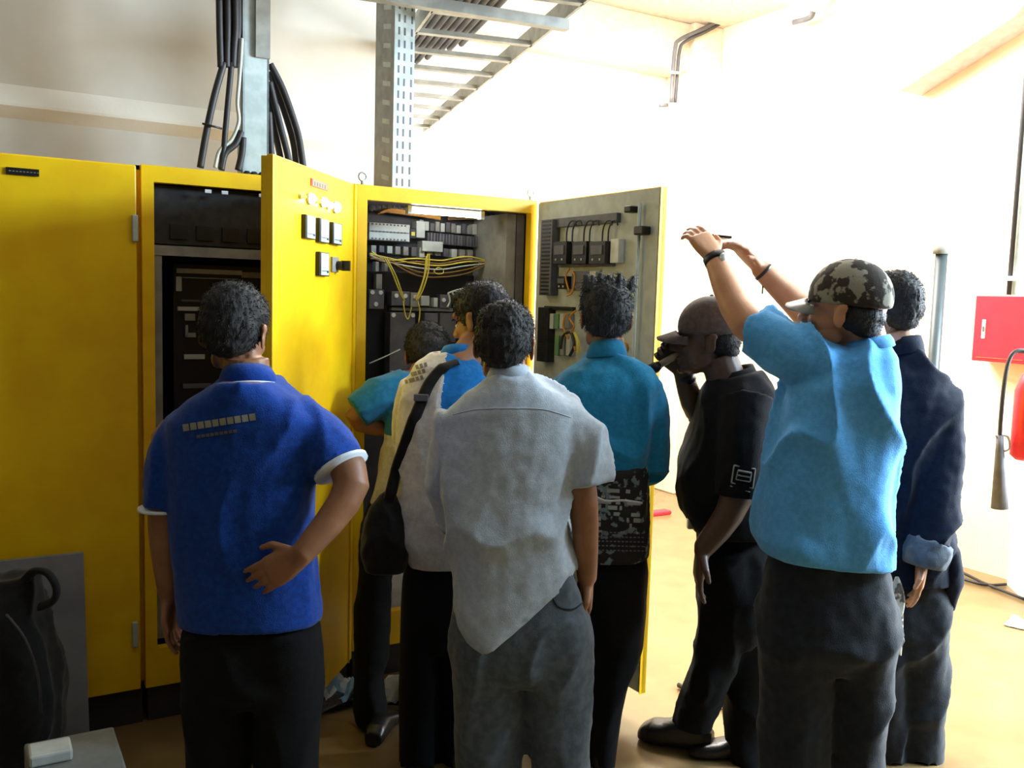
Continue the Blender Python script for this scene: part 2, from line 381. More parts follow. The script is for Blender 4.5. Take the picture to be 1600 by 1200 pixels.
def duct(name, par, x0, y0, x1, y1, vertical, yp=YP):
    a = onY(x0, y0, yp-.05); e = onY(x1, y1, yp-.05); b = MB().mat('dgrey').bx((a.x, yp-.05, e.z), (e.x, yp+.006, a.z)); b.mat('dark')
    n = 26
    for i in range(n):
        t = (i+.2)/n; w = .45/n
        if vertical: zz = a.z+(e.z-a.z)*t; b.bx((a.x+.006, yp-.053, zz), (e.x-.006, yp-.0501, zz+(e.z-a.z)*w))
        else: xx = a.x+(e.x-a.x)*t; b.bx((xx, yp-.053, e.z+.006), (xx+(e.x-a.x)*w, yp-.0501, a.z-.006))
    return b.build(name, par)
duct('cable_duct', CB, 577, 402, 790, 412, False); duct('cable_duct', CB, 577, 328, 790, 338, False)
duct('cable_duct', CB, 794, 330, 806, 545, True)
b = MB().mat('grey').bx((XE-.12, .05, ZB0+.16), (XE-.075, .35, ZT-.06)); b.mat('dgrey').bx((XE-.072, .045, ZB0+.16), (XE-.035, .2, ZT-.06)); b.build('side_channel', CB)
MB().mat('black').bx((XM+.08, .30, onY(600, 640, .30).z), (XE-.14, .359, onY(600, 425, .30).z)).build('lower_compartment', CB)
def bolts(pts):
    def f(b, a, e, y):
        b.mat('white')
        for u, v in pts:
            c = V((a.x+(e.x-a.x)*u, y-.004, a.z+(e.z-a.z)*v)); b.tube([c+V((0, .006, 0)), c], .0095, 10)
    return f
comp('bus_bar', 577, 452, 600, 483, 'dgrey', .04, .30, extra=bolts([(.2, .15), (.75, .15), (.45, .75)]))
comp('bus_bar', 588, 428, 597, 452, 'grey', .03, .30); comp('insulator', 587, 409, 592, 424, 'white', .03, .30); comp('insulator', 601, 411, 606, 424, 'lgrey', .03, .30)
comp('contactor', 612, 455, 640, 478, 'dgrey', .05, .30, extra=bolts([(.25, .3), (.75, .3)])); comp('contactor', 642, 457, 655, 480, 'grey', .05, .30, extra=bolts([(.5, .3)]))
comp('contactor', 658, 462, 671, 478, 'lgrey', .05, .30); comp('contactor', 678, 465, 684, 480, 'lgrey', .05, .30); comp('contactor', 688, 460, 705, 482, 'dgrey', .04, .30, extra=bolts([(.3, .4)]))
comp('mounting_plate', 612, 480, 708, 487, 'grey', .03, .30)
comp('breaker_cover', 610, 488, 647, 590, 'dgrey', .06, .30, extra=bolts([(.12, .04), (.9, .04)])); comp('breaker_cover', 664, 489, 684, 520, 'dgrey', .05, .30); comp('breaker_cover', 688, 489, 712, 535, 'dgrey', .05, .30)
def wire(name, par, pts, r, m, yp=.24, n=8, fn=onY):
    return MB().mat(m).tube(bez([fn(x, y, yp-(q[0] if q else 0)) for x, y, *q in pts], n), r, 6).build(name, par, True)
for k, (c, w) in enumerate((((577, 396), 'ywire'), ((577, 400), 'brown'), ((580, 393), 'ywire'), ((578, 404), 'brown'), ((577, 398), 'wcable'), ((579, 401), 'brown'))):
    sag = (412, 424, 404, 430, 418, 409)[k]
    wire('wire', CB, [c, (605, 403+k*1.5), (650, sag), (690, sag+3), (730, sag-3), (770, 408+k), (795, 410+k*2), (799, 424+k*2), (793, 438+k)], .0035, w)
wire('wire', CB, [(678, 424), (684, 418), (692, 421), (692, 427), (683, 428), (678, 424)], .002, 'ywire', .22)
for pts in ([(600, 402), (612, 425), (622, 450), (630, 468)], [(604, 404), (618, 430), (626, 452), (632, 470)], [(668, 397), (666, 420), (658, 450), (650, 470)], [(671, 397), (669, 425), (661, 452), (653, 468)], [(666, 400), (663, 430), (655, 455), (649, 466)], [(630, 470), (633, 492), (638, 498), (643, 480)], [(652, 470), (656, 485), (654, 505)]):
    wire('wire', CB, pts, .0032, 'ywire', .21)
for pts in ([(700, 458), (703, 470), (699, 480)], [(706, 456), (711, 468), (709, 480)], [(712, 455), (718, 462), (715, 476)], [(700, 458), (715, 453), (728, 450)]): wire('wire', CB, pts, .004, 'wcable', .22)
wire('wire', CB, [(577, 568), (600, 558), (625, 546)], .003, 'wcable', .16)
for k in range(6): wire('wire', CB, [(590+k*4, 335-k), (610, 327+k), (650, 333+k*.8), (688, 338+k)], .0035, 'brown' if k % 2 else 'orange', .27)
for k in range(4): wire('wire', CB, [(700, 340+k), (735, 336+2*k), (770, 343+k), (800, 356+k*2)], .0035, 'brown' if k % 2 else 'cable', .27)
MB().mat('paper').bx((onY(612, 600, .12).x, .12, .2), (onY(640, 600, .12).x, .14, onY(620, 580, .12).z-.0)).build('pale_panel', CB)
for p_, q_ in ((568, 288), (831, 309)):
    c = onY(p_, q_, .04); b = MB().mat('galv')
    b.tube([(c.x, .05, ZT-.002), (c.x, .05, ZT+.02)], .008, 8)
    b.tube([V((c.x, .05, ZT+.036))+V((math.cos(t*.6283)*.016, 0, math.sin(t*.6283)*.016)) for t in range(11)], .004, 6); b.build('lifting_eye', CB, True)
# doors
AL = math.radians(129.9)
def door(name, par, hx, ang, w, inner):
    d = V((math.cos(ang), -math.sin(ang), 0)); n = V((-d.y, d.x, 0))        # n: outer side normal sign chosen below
    return d, n
dl = V((math.cos(AL), -math.sin(AL), 0)); nl = V((-dl.y, dl.x, 0)); HL = V((XM-.006, -.022, 0))
if nl.x < 0: nl = -nl                                                     # outer face looks to +X,-Y
wl = .765
zc = (ZT-.008+.112)/2; hh = ZT-.018-.102
dm = MB().mat('yellow').box(HL+dl*wl/2+Z*zc-nl*.011, (wl, .022, hh), (dl, nl, Z), .003)
dm.mat('yellow'); dm.box(HL+dl*(wl-.004)+Z*zc-nl*.024, (.006, .03, hh-.01), (dl, nl, Z))
DL = dm.build('door', CA)
def onD(px, py): 
    p = hit(px, py, HL, nl); return (p-HL).dot(dl), p.z
def dbox(mb, x0, y0, x1, y1, th, out=0, m=None, bev=0):
    if m: mb.mat(m)
    u0, za = onD(x0, y0); u1, zb = onD(x1, y1); um = (u0+u1)/2; c = HL+dl*um+Z*((za+zb)/2)+nl*(out+th/2)
    return mb.box(c, (abs(u1-u0), th, abs(za-zb)), (dl, nl, Z), bev)
for x0, y0, x1, y1 in ((471, 334.5, 486.5, 375), (493, 340, 508, 381), (513.5, 346.5, 528, 383.5), (493, 393, 508, 432)):
    b = MB(); dbox(b, x0, y0, x1, y1, .016, 0, 'black', .002); dbox(b, x0+1.6, y0+1.8, x1-1.6, y1-1.8, .002, .0155, 'meterface')
    # scale line and maker's corner mark on the dial
    u0, za = onD(x0+2, y0); u1, zb = onD(x1-2, y1); zz = za+(zb-za)*.78
    b.mat('dgrey').box(HL+dl*(u0+u1)/2+Z*zz+nl*.0182, (abs(u1-u0)*.9, .001, .003), (dl, nl, Z)); b.mat('black').box(HL+dl*(u1*.85+u0*.15)+Z*(zb+.016)+nl*.0182, (.014, .001, .008), (dl, nl, Z))
    b.build('panel_meter', DL)
b = MB(); dbox(b, 485, 278, 511, 299, .004, 0, 'red', .001); dbox(b, 486.5, 279.5, 509.5, 297.5, .001, .0038, 'plate')
b.mat('dgrey'); u0, za = onD(488, 286); u1, zb = onD(508, 293)
for i in range(5): b.box(HL+dl*(u0+(u1-u0)*(i+.5)/5)+Z*((za+zb)/2)+nl*.0052, (.010, .0006, .014), (dl, nl, Z))
b.build('nameplate', DL)
for x, y, r_, mm in ((468, 307, .006, 'lampy'), (482, 310.5, .014, 'lampw'), (493, 314, .006, 'lampy'), (502, 316, .013, 'lampw'), (511, 321, .010, 'lampw'), (522, 324, .015, 'lampw')):
    u, z = onD(x, y); r_ *= 1.25; c = HL+dl*u+Z*z; b = MB().mat('steel').tube([c, c+nl*.008], r_*1.15, 14); b.mat(mm); b.tube([c+nl*.0078, c+nl*.018, c+nl*.023], [r_, r_*.9, r_*.5], 14); b.build('indicator_lamp', DL, True)
b = MB(); dbox(b, 516.5, 401, 526, 425.5, .008, 0, 'grey', .001); u, z = onD(524, 415); c = HL+dl*u+Z*z; b.mat('black').tube([c+nl*.007, c+nl*.03], .017, 12); b.box(c+nl*.04, (.012, .03, .036), (dl, nl, Z)); b.build('rotary_switch', DL)
b = MB().mat('yellow').box(HL+dl*.045+Z*zc+nl*.003, (.004, .006, hh), (dl, nl, Z)).build('edge_fold', DL)
# right door, swung wide: grey inner lining faces the camera
AR = math.radians(88.6); dr = V((math.cos(AR), -math.sin(AR), 0)); nr = V((-dr.y, dr.x, 0))
if nr.x > 0: nr = -nr
HR = V((XE-.004, -.022, 0)); wr = .79
dm = MB().mat('yellow').box(HR+dr*wr/2+Z*zc-nr*.012, (wr, .024, hh), (dr, nr, Z), .003); dm.mat('yellow')
dm.box(HR+dr*(wr-.001)+Z*zc-nr*.008, (.002, .03, hh), (dr, nr, Z))
DR = dm.build('door', CB)
MB().mat('lgrey').box(HR+dr*(wr/2-.002)+Z*zc+nr*.0035, (wr-.012, .005, hh-.012), (dr, nr, Z)).build('inner_lining', DR)
PR = HR+nr*.006
def onR(px, py): p = hit(px, py, PR, nr); return (p-PR).dot(dr), p.z
def rbox(name, x0, y0, x1, y1, th, m, extra=None):
    b = MB().mat(m); u0, za = onR(x0, y0); u1, zb = onR(x1, y1)
    b.box(PR+dr*(u0+u1)/2+Z*(za+zb)/2+nr*th/2, (abs(u1-u0), th, abs(za-zb)), (dr, nr, Z), .002)
    if extra: extra(b, u0, za, u1, zb, th)
    return b.build(name, DR)
def slots(b, u0, za, u1, zb, th):
    b.mat('dark')
    for i in range(20): b.box(PR+dr*(u0+u1)/2+Z*(za+(zb-za)*(i+.5)/20)+nr*(th+.001), (abs(u1-u0)*.7, .002, abs(zb-za)/44), (dr, nr, Z))
def relay(b, u0, za, u1, zb, th):
    b.mat('lgrey')
    for k in (.25, .7): b.box(PR+dr*(u0+(u1-u0)*k)+Z*(zb+(za-zb)*.2)+nr*(th+.001), (.008, .002, .008), (dr, nr, Z))
    b.mat('dgrey').box(PR+dr*(u0+u1)/2+Z*(zb+(za-zb)*.62)+nr*(th+.002), (abs(u1-u0)*.7, .004, abs(za-zb)*.4), (dr, nr, Z))
rbox('cable_duct', 858, 345, 872, 462, .04, 'dgrey', slots); rbox('cable_duct', 853, 480, 866, 566, .04, 'dark', slots)
for x0, x1 in ((880, 900), (910, 931), (937, 961)): rbox('relay', x0, 379, x1, 413, .05, 'dark', relay)
rbox('terminal_cover', 964, 374, 975, 411, .03, 'white'); rbox('mounting_rail', 878, 411, 962, 416, .02, 'dgrey'); rbox('mounting_rail', 866, 343, 970, 348, .02, 'dgrey'); rbox('mounting_rail', 856, 478, 900, 486, .02, 'dark')
rbox('relay', 883, 432, 897, 452, .04, 'black', relay); rbox('relay', 906, 424, 929, 455, .04, 'dgrey', relay); rbox('terminal_cover', 930, 424, 940, 438, .03, 'lgrey')
for i in range(4): rbox('terminal_block', 868+i*8, 490, 873+i*8, 514, .03, ('lgrey', 'green', 'lgrey', 'grey')[i])
for i in range(3): rbox('terminal_block', 876+i*9, 524, 881+i*9, 556, .03, ('green', 'grey', 'lgrey')[i])
def onRp(x, y, o): return hit(x, y, PR+nr*o, nr)
for x in (885, 912, 941):
    for dx in (0, 9): wire('wire', DR, [(x+dx, 380), (x+dx+1, 360), (x+dx+6, 347), (x+dx+13, 345), (x+dx+15, 352)], .0032, 'cable', .03, fn=onRp)
for pts in ([(893, 424), (898, 430), (897, 445), (893, 458), (886, 462)], [(890, 420), (884, 432), (889, 455)], [(900, 485), (890, 496), (897, 510), (893, 520), (899, 548)], [(884, 490), (880, 510), (888, 530)]): wire('wire', DR, pts, .004, 'orange', .045, fn=onRp)
wire('wire', DR, [(898, 520), (903, 535), (903, 552)], .007, 'ywire', .04, fn=onRp); wire('wire', DR, [(876, 545), (880, 525), (892, 520), (897, 540), (890, 556)], .006, 'cable', .045, fn=onRp)
u, z = onR(1006, 318); _, z2 = onR(995, 578)
b = MB().mat('galv').tube([PR+dr*u+Z*.35+nr*.018, PR+dr*u+Z*z+nr*.018], .007, 8); b.build('locking_rod', DR, True)
for x, y, s_ in ((993, 328, .02), (1010, 361, .026)):
    u, z = onR(x, y); MB().mat('black').box(PR+dr*u+Z*z+nr*.02, (s_*2, .04, s_*1.2), (dr, nr, Z), .005).build('latch', DR)
u, z = onR(977, 543); MB().mat('orange').tube([PR+dr*u+Z*z, PR+dr*u+Z*z+nr*.012], .02, 14).build('button', DR, True)

# ------------------------------------------------------------------ trunking, cables, tray
# left riser on the half-open cabinet
a = onY(379, 240, .22); e = onY(420, 240, .22)
t = thing('cable_riser', ((a.x+e.x)/2, .24, ZT), 'plain galvanised steel riser standing on the left open cabinet among black cables', 'cable tray')
b = MB().mat('galv').bx((a.x, .22, ZT), (e.x, .235, ZC)); b.bx((a.x, .22, ZT), (a.x+.008, .30, ZC)); b.bx((e.x-.008, .22, ZT), (e.x, .30, ZC)); b.build('channel', t)
zz = onY(400, 90, .22).z
b = MB().mat('grey').bx((e.x-.055, .205, zz), (e.x, .2199, ZC)).build('joint_strip', t)
MB().mat('green').bx((a.x+.005, .19, ZT), (e.x-.005, .2199, ZT+.02)).build('earth_strip', t)
def cab(lab, pts, r, m='cable', n=8, g=None, y=.2):
    o = MB().mat(m).tube(bez([onY(x, q, y+(dd[0] if dd else 0)) for x, q, *dd in pts], n), r, 8).build('cable', None, True)
    return tag(o, lab, 'cable', g)
G1 = 'black cables dropping left of the steel riser'
b = MB().mat('cable')
for k in range(9):
    x = 342+k*4.2; b.tube([V((onY(x, -30, .2).x, .20+(k % 3)*.02, ZC))]+bez([onY(x, -30, .20+(k % 3)*.02), onY(x+1, 40, .20+(k % 3)*.02), onY(344+k*3.6, 75, .20+(k % 3)*.02), onY(345+k*3.2, 105, .2+(k % 3)*.02)], 5), .0125, 8)
tag(b.build('cable_bundle', None, True), 'thick dark bundle of cables hanging against the left side of the plain riser', 'cable bundle')
cab('leftmost black cable, running down to the cabinet top with a side tie', [(350, 98), (335, 150), (322, 210), (313, 262)], .013, g=None)
cab('black cable dropping beside the leftmost one, straight down to the cabinet top', [(362, 98), (357, 150), (352, 205), (350, 230), (345, 264)], .011)
cab('pale cable looping down between the black ones at the left of the riser', [(378, 60), (375, 110), (371, 160), (373, 190), (362, 218), (343, 236), (336, 262)], .007, 'wcable')
cab('black cable bending behind the foot of the plain riser', [(377, 205), (368, 225), (352, 240), (346, 266)], .012)
cab('short black cable close against the foot of the plain riser', [(380, 215), (378, 240), (372, 266)], .013)
tieo = MB().mat('black').tube([onY(316, 193, .18), onY(347, 201, .18)], .004, 6).build('cable_tie', None, True); tag(tieo, 'thin dark tie linking the two leftmost cables', 'cable tie')
for k, (p, w) in enumerate((([(422, 100), (440, 135), (455, 175), (467, 215), (474, 262)], 'outermost'), ([(421, 112), (434, 145), (448, 185), (459, 225), (463, 262)], 'second outermost'), ([(421, 128), (430, 165), (440, 205), (449, 240), (453, 262)], 'middle'), ([(420, 150), (426, 190), (434, 225), (441, 262)], 'second inner'), ([(420, 175), (422, 210), (425, 262)], 'innermost'))):
    cab(w+' of the dark cables arching down right of the plain riser', p, .0135, 'cable' if k % 2 == 0 else 'cableg', y=.24+.03*(k % 2))
# glands in front of the riser
for i, px in enumerate((386, 397, 409)):
    c = onY(px, 259, .16); o = MB().mat('black').tube([(c.x, .16, ZT), (c.x, .16, ZT+.022), (c.x, .16, ZT+.03)], [.016, .016, .008], 10).build('cable_gland', None, True)
    tag(o, ('left', 'middle', 'right')[i]+' of three short black glands at the foot of the plain riser', 'cable gland', None)
# right perforated riser
yF = .18; a = onY(613, 288, yF); e = onY(644, 288, yF)
hl = onX(584, 280, a.x)
t = thing('cable_riser', ((a.x+e.x)/2, yF+.1, ZT), 'tall perforated galvanised riser standing on the right open cabinet', 'cable tray')
yb_ = min(hl.y, DEP-.02)
a2 = onX(584, 280, a.x-.0)
b = MB().mat('galv').bx((a.x, yF, ZT), (e.x, yF+.004, ZC)); b.build('front_plate', t)
b = MB().mat('grey').bx((a.x, yF+.0041, ZT), (a.x+.004, yb_, ZC)).build('side_plate', t)
b = MB().mat('galv').bx((e.x-.004, yF+.0041, ZT), (e.x, yb_, ZC)).build('side_plate', t)
b = MB().mat('dgrey')
n = 34
for i in range(n):
    zz = ZT+.03+i*(ZC-ZT-.05)/n
    for u in (.22, .5, .85):
        x = a.x+(e.x-a.x)*u; b.bx((x-.004, yF-.0006, zz), (x+.004, yF-.0001, zz+.03))
b.build('slot_row', t)
b = MB().mat('lgrey')
for i in range(22):
    zz = ZT+.05+i*(ZC-ZT-.08)/22; ym = yF+(yb_-yF)*.28
    b.loft([[V((a.x-.0008, ym-.02, zz)), V((a.x-.0008, ym+.06, zz+.018)), V((a.x-.0008, ym+.06, zz+.038)), V((a.x-.0008, ym-.02, zz+.02))], [V((a.x-.0001, ym-.02, zz)), V((a.x-.0001, ym+.06, zz+.018)), V((a.x-.0001, ym+.06, zz+.038)), V((a.x-.0001, ym-.02, zz+.02))]])
b.build('side_slots', t)
# horizontal cable ladder near the ceiling
ZL = onY(662, 205, YB-.12).z
p0 = onZ(915, 0, ZL); p1 = onZ(662, 205, ZL); ld = (p1-p0).normalized(); lr = V((-ld.y, ld.x, 0)); lw = abs((onZ(628, 0, ZL)-p0).dot(lr))*.8
pa = p0-ld*1.2
t = thing('cable_ladder', (pa+p1)/2+lr*lw/2, 'overhead galvanised cable ladder hung under the ceiling, dark cables on its far side', 'cable ladder')
L = (p1-pa).length
for s_ in (0, lw):
    q0 = pa+lr*s_; 
    MB().mat('grey').box(q0+ld*L/2+Z*.03, (L, .012, .08), (ld, lr, Z)).build('side_rail', t)
k = 0; dd = 1.2-.9
while dd < L-.1:
    c = pa+ld*dd+lr*lw/2
    MB().mat('grey').box(c, (.035, lw, .02), (ld, lr, Z)).build('rung', t); dd += .31
c = onZ(760, 20, ZL-.04); c1 = onZ(886, 40, ZL-.04); dx = (c1-c).normalized()
MB().mat('grey').box(c1-dx*.57, (1.14, .04, .04), (dx, V((-dx.y, dx.x, 0)), Z)).build('support_bar', t)
for k in range(8):
    s_ = lw*(.50+k*.062)
    q = pa+lr*s_+Z*.035; o = MB().mat('cableg').tube([q+ld*.3, q+ld*(1.2+.9+.1*k)], lw*.028, 8).build('cable', None, True)
    tag(o, 'dark grey cable on the overhead ladder, '+('nearest the middle of the rungs', 'second from the middle of the rungs', 'third from the middle of the rungs', 'fourth from the middle of the rungs', 'fourth from the far side rail', 'third from the far side rail', 'second from the far side rail', 'closest to the far side rail')[k], 'cable', 'cables lying side by side on the overhead ladder')
# wall conduits
def conduit(name, lab, cat, pts, r, m='dgrey'):
    return tag(MB().mat(m).tube(pts, r, 8).build(name, None, True), lab, cat)
yc = YB-.30
def onc(x, y): return onX(x, y, XR-.34)
conduit('conduit', 'bent grey conduit turning down beside the wall corner, left one of the close pair', 'conduit', bez([onY(1148, 16, YB-.36), onY(1100, 44, YB-.36), onY(1062, 62, YB-.36), onY(1055, 75, YB-.36), onY(1051, 120, YB-.36), onY(1049, 160, YB-.36)], 4), .016)
conduit('conduit', 'bent grey conduit turning down beside the wall corner, right one of the close pair', 'conduit', bez([onY(1150, 22, YB-.36), onY(1106, 48, YB-.36), onY(1072, 64, YB-.36), onY(1062, 78, YB-.36), onY(1058, 120, YB-.36), onY(1055, 160, YB-.36)], 4), .013, 'cableg')
conduit('conduit_clip', 'white clip holding the pair of bent conduits by the corner', 'clip', [onY(1047, 113, YB-.40), onY(1063, 114, YB-.40)], .01, 'white')
conduit('conduit_box', 'small grey outlet lying left of the lower end of the bent conduits', 'outlet', [onY(1031, 165, YB-.36), onY(1043, 164, YB-.36)], .014, 'dgrey')
conduit('conduit', 'short grey conduit hooking up to the ceiling beam at the top of the right wall', 'conduit', bez([onX(1240, 35, XR-.12), onX(1262, 29, XR-.12), onX(1270, 20, XR-.12), onX(1272, -8, XR-.12)], 4), .02)
for i, px in enumerate((910, 915)): conduit('conduit', ('left', 'right')[i]+' of two thin pale conduits low on the bright back wall', 'conduit', [onY(px, 155, YB-.03), onY(px, 196, YB-.03)], .007, 'pink')
conduit('thin_post', 'thin pale rod standing behind the right cabinet with a short arm at its top', 'rod', bez([onY(815, 245, 2.2), onY(836, 250, 2.2), onY(842, 256, 2.2), onY(842, 262, 2.2)], 4)+[V((onY(842, 262, 2.2).x, 2.2, 0.0))], .006, 'pink')
# right side fixtures
for i, px in enumerate((1589, 1597)):
    a = onX(px, 300, XR-.34 if 0 else 4.86); conduit('conduit', ('left', 'right')[i]+' of the vertical grey pipes running down the pier at the right edge', 'pipe', [V((4.86, a.y, 1.66)), V((4.86, a.y, ZC))], .013, ('cableg', 'galv')[i])
a = onX(1590, 435, 4.84); MB_ = MB().mat('white').box(a, (.03, .2, .025)); tag(MB_.build('pipe_clip'), 'white clip across the vertical pipes above the red box', 'clip')
a = onX(1525, 461, 5.06); e = onX(1606, 570, 5.06)
fb = MB().mat('red').bx((5.06, e.y, e.z), (XR, a.y, a.z), .006)
fbo = tag(fb.build('fire_box'), 'red metal fire box mounted on the right wall beside the pipes', 'fire box')
c = onX(1537, 514, 5.058); b = MB().mat('white').box(c, (.006, .022, .11), None, .002); b.mat('dgrey').box(c+V((-.004, 0, 0)), (.003, .012, .03)); b.build('handle', fbo)
MB().mat('redframe').bx((5.055, e.y+.03, e.z+.02), (5.0599, a.y-.03, e.z+.024)).build('door_seam', fbo)
# freestanding pole
pt_ = W(1472, 388, 4.9); pb = W(1455, 560, 4.9); pf = V((pt_.x, pt_.y, 0)) 
t = thing('pole', pf, 'grey metal pole standing by the right wall behind the man in the navy jacket', 'pole')
MB().mat('darksteel').tube([pf+Z*.001, V((pt_.x, pt_.y, pt_.z-.03))], .031, 12).build('shaft', t, True)
MB().mat('card').tube([V((pt_.x, pt_.y, pt_.z-.03)), V((pt_.x, pt_.y, pt_.z+.01))], .045, 12).build('cap', t, True)
MB().mat('plinth').tube([pf, pf+Z*.02], .09, 16).build('base', t)
# extinguisher on the pier
ex = W(1608, 640, 3.95)
t = thing('fire_extinguisher', ex, 'red fire extinguisher at the right edge with black hose and discharge horn', 'fire extinguisher')
MB().mat('red').tube([ex-Z*.22, ex-Z*.2, ex+Z*.08, ex+Z*.15, ex+Z*.17], [.04, .062, .062, .04, .022], 18).build('cylinder', t, True)
MB().mat('black').tube([ex+Z*.17, ex+Z*.24], [.022, .016], 10).box(ex+Z*.25, (.03, .12, .02)).build('valve', t)
MB().mat('galv').bx((ex.x+.05, ex.y-.02, ex.z-.05), (4.92, ex.y+.02, ex.z+.0)).build('bracket', t)
MB().mat('cable').tube(bez([ex+Z*.25, W(1590, 548, 3.95), W(1577, 562, 3.95), W(1569, 600, 3.95), W(1564, 650, 3.95), W(1562, 684, 3.95)], 6), .009, 8).build('hose', t, True)
MB().mat('dgrey').tube([W(1562, 680, 3.95), W(1562, 700, 3.95), W(1562, 794, 3.95)], [.015, .017, .036], 12).build('horn', t, True)
MB().mat('lgrey').tube(bez([W(1555, 681, 3.95), W(1574, 682, 3.95), W(1577, 700, 3.95), W(1569, 705, 3.95)], 4), .005, 6).build('horn_handle', t, True)
# floor cables, scraps
for i, p in enumerate(([(1450, 875), (1500, 893), (1540, 912), (1600, 936)], [(1465, 892), (1515, 908), (1545, 914), (1572, 913)])):
    o = MB().mat('cable').tube(bez([onZ(x, y, .012) for x, y in p], 5), .009, 6).build('floor_cable', None, True); tag(o, ('black cable running along the foot of the right wall', 'shorter black cable crossing the floor out from the right wall')[i], 'cable')
o = MB().mat('cable').tube(bez([onZ(x, y, .014) for x, y in ((1060, 1070), (1108, 1092), (1140, 1106), (1200, 1135))], 5), .011, 6).build('floor_cable', None, True); tag(o, 'thick black cable on the floor behind the legs of the capped man', 'cable')
def sheet(name, lab, cat, c, w, h, m, yaw=0, crumple=.0, parent=None, th=.004):
    b = MB().mat(m); n = 9; vs = []; fs = []
    for zlay in (0, 1):
        for i in range(n):
            for j in range(n):
                x = (i/(n-1)-.5)*w; y = (j/(n-1)-.5)*h
                z = abs(noise.noise(V((x*14+c.x*9, y*14, c.y*5))))*crumple*2+.003+(th if zlay else 0)
                vs.append(c+V((x*math.cos(yaw)-y*math.sin(yaw), x*math.sin(yaw)+y*math.cos(yaw), z)))
    q = n*n
    for i in range(n-1):
        for j in range(n-1):
            a0 = i*n+j; fs.append((a0, a0+1, a0+n+1, a0+n)); fs.append((a0+q, a0+n+q, a0+n+1+q, a0+1+q))
    for i in range(n-1):
        for a0, a1 in ((i, i+1), ((n-1)*n+i, (n-1)*n+i+1), (i*n, (i+1)*n), (i*n+n-1, (i+1)*n+n-1)): fs.append((a0, a1, a1+q, a0+q))
    b.faces(vs, fs); return tag(b.build(name, None, False), lab, cat)
sheet('paper_scrap', 'white paper scrap lying on the floor at the right edge', 'paper', onZ(1592, 976, 0), .16, .1, 'paper', .3, .01)
sheet('crumpled_paper', 'crumpled white paper on the floor below the yellow half-open door', 'paper', onZ(522, 1085, 0), .2, .14, 'paper', .4, .06)
sheet('plastic_bag', 'pale blue plastic bag heaped on the floor against the yellow half-open door', 'plastic bag', onZ(536, 1092, 0)+Z*.0, .14, .12, 'paperb', .9, .09)
sheet('crumpled_paper', 'crumpled pale paper on the floor between the legs below the wired cabinet', 'paper', onZ(622, 1090, 0), .16, .14, 'paper', 0, .07)
sheet('cardboard_scrap', 'brown cardboard scrap in front of the crumpled paper heap', 'cardboard', onZ(528, 1106, 0), .2, .07, 'capbrown', .2, .03)
b = MB().mat('red').box(onZ(1028, 801, .015), (.2, .08, .03), None, .01); tag(b.build('red_scrap'), 'small red object on the far floor between the open door and the capped man', 'scrap')
b = MB().mat('grey').box(onZ(1052, 740, .09)+V((0, -.1, 0)), (.16, .12, .18), None, .01); tag(b.build('floor_box'), 'small grey box far off on the floor by the room corner', 'box')
# bottom left: board, backpack, carton
a = onY(133, 870, -.13)
b = MB().mat('boardm').loft([[V((x, y, z)) for y, z in ((-.20, 0), (-.18, 0), (-.06, a.z), (-.08, a.z))] for x in (a.x-.75, a.x)]); tag(b.build('board'), 'grey board leaning on the closed yellow cabinet behind the black backpack', 'board')

# ------------------------------------------------------------------ people
def jn(p): return W(*p) if not isinstance(p, V) else p
def hand(mb, wr, d, pn, side, curl=.5, s=1.0, thumb=.6, spread=.05):
    """palm and five separate fingers; d = towards the fingertips, pn = palm normal, side = thumb side"""
    d = d.normalized(); pn = (pn-d*pn.dot(d)).normalized(); sd = d.cross(pn)*side
    rings = []
    for t, w_, h_ in ((-.01, .027, .02), (.02, .034, .019), (.05, .041, .017), (.082, .043, .014), (.094, .038, .009)):
        rings.append(mb.ring(wr+d*t*s, sd*w_*s, pn*h_*s, 16, 2.8))
    mb.loft(rings)
    for k, (off, ln) in enumerate(((.031, .070), (.0105, .080), (-.0105, .074), (-.031, .058))):
        ln *= s; a = 0; p = wr+d*.084*s+sd*off*s; dd = (d+sd*off*spread*22).normalized(); pts = [p]; 
        for seg, fr in ((0, .45), (1, .30), (2, .25)):
            a += curl*(.55+.12*k)*(1 if seg else .8); q = dd*math.cos(a)+pn*math.sin(a); p = p+q*ln*fr; pts.append(p)
        mb.tube(pts, [.0092*s, .0086*s, .0078*s, .0066*s], 8, round_ends=True)
    p = wr+d*.022*s+sd*.028*s; q1 = p+(d*.7+sd*.75+pn*.25*thumb).normalized()*.042*s; q2 = q1+(d*.95+sd*.2+pn*.6*thumb).normalized()*.032*s
    mb.tube([p, q1, q2], [.013*s, .0105*s, .008*s], 8, round_ends=True)
def frame(fwd, up):
    f = fwd.normalized(); r_ = f.cross(up).normalized(); u = r_.cross(f); return r_, f, u
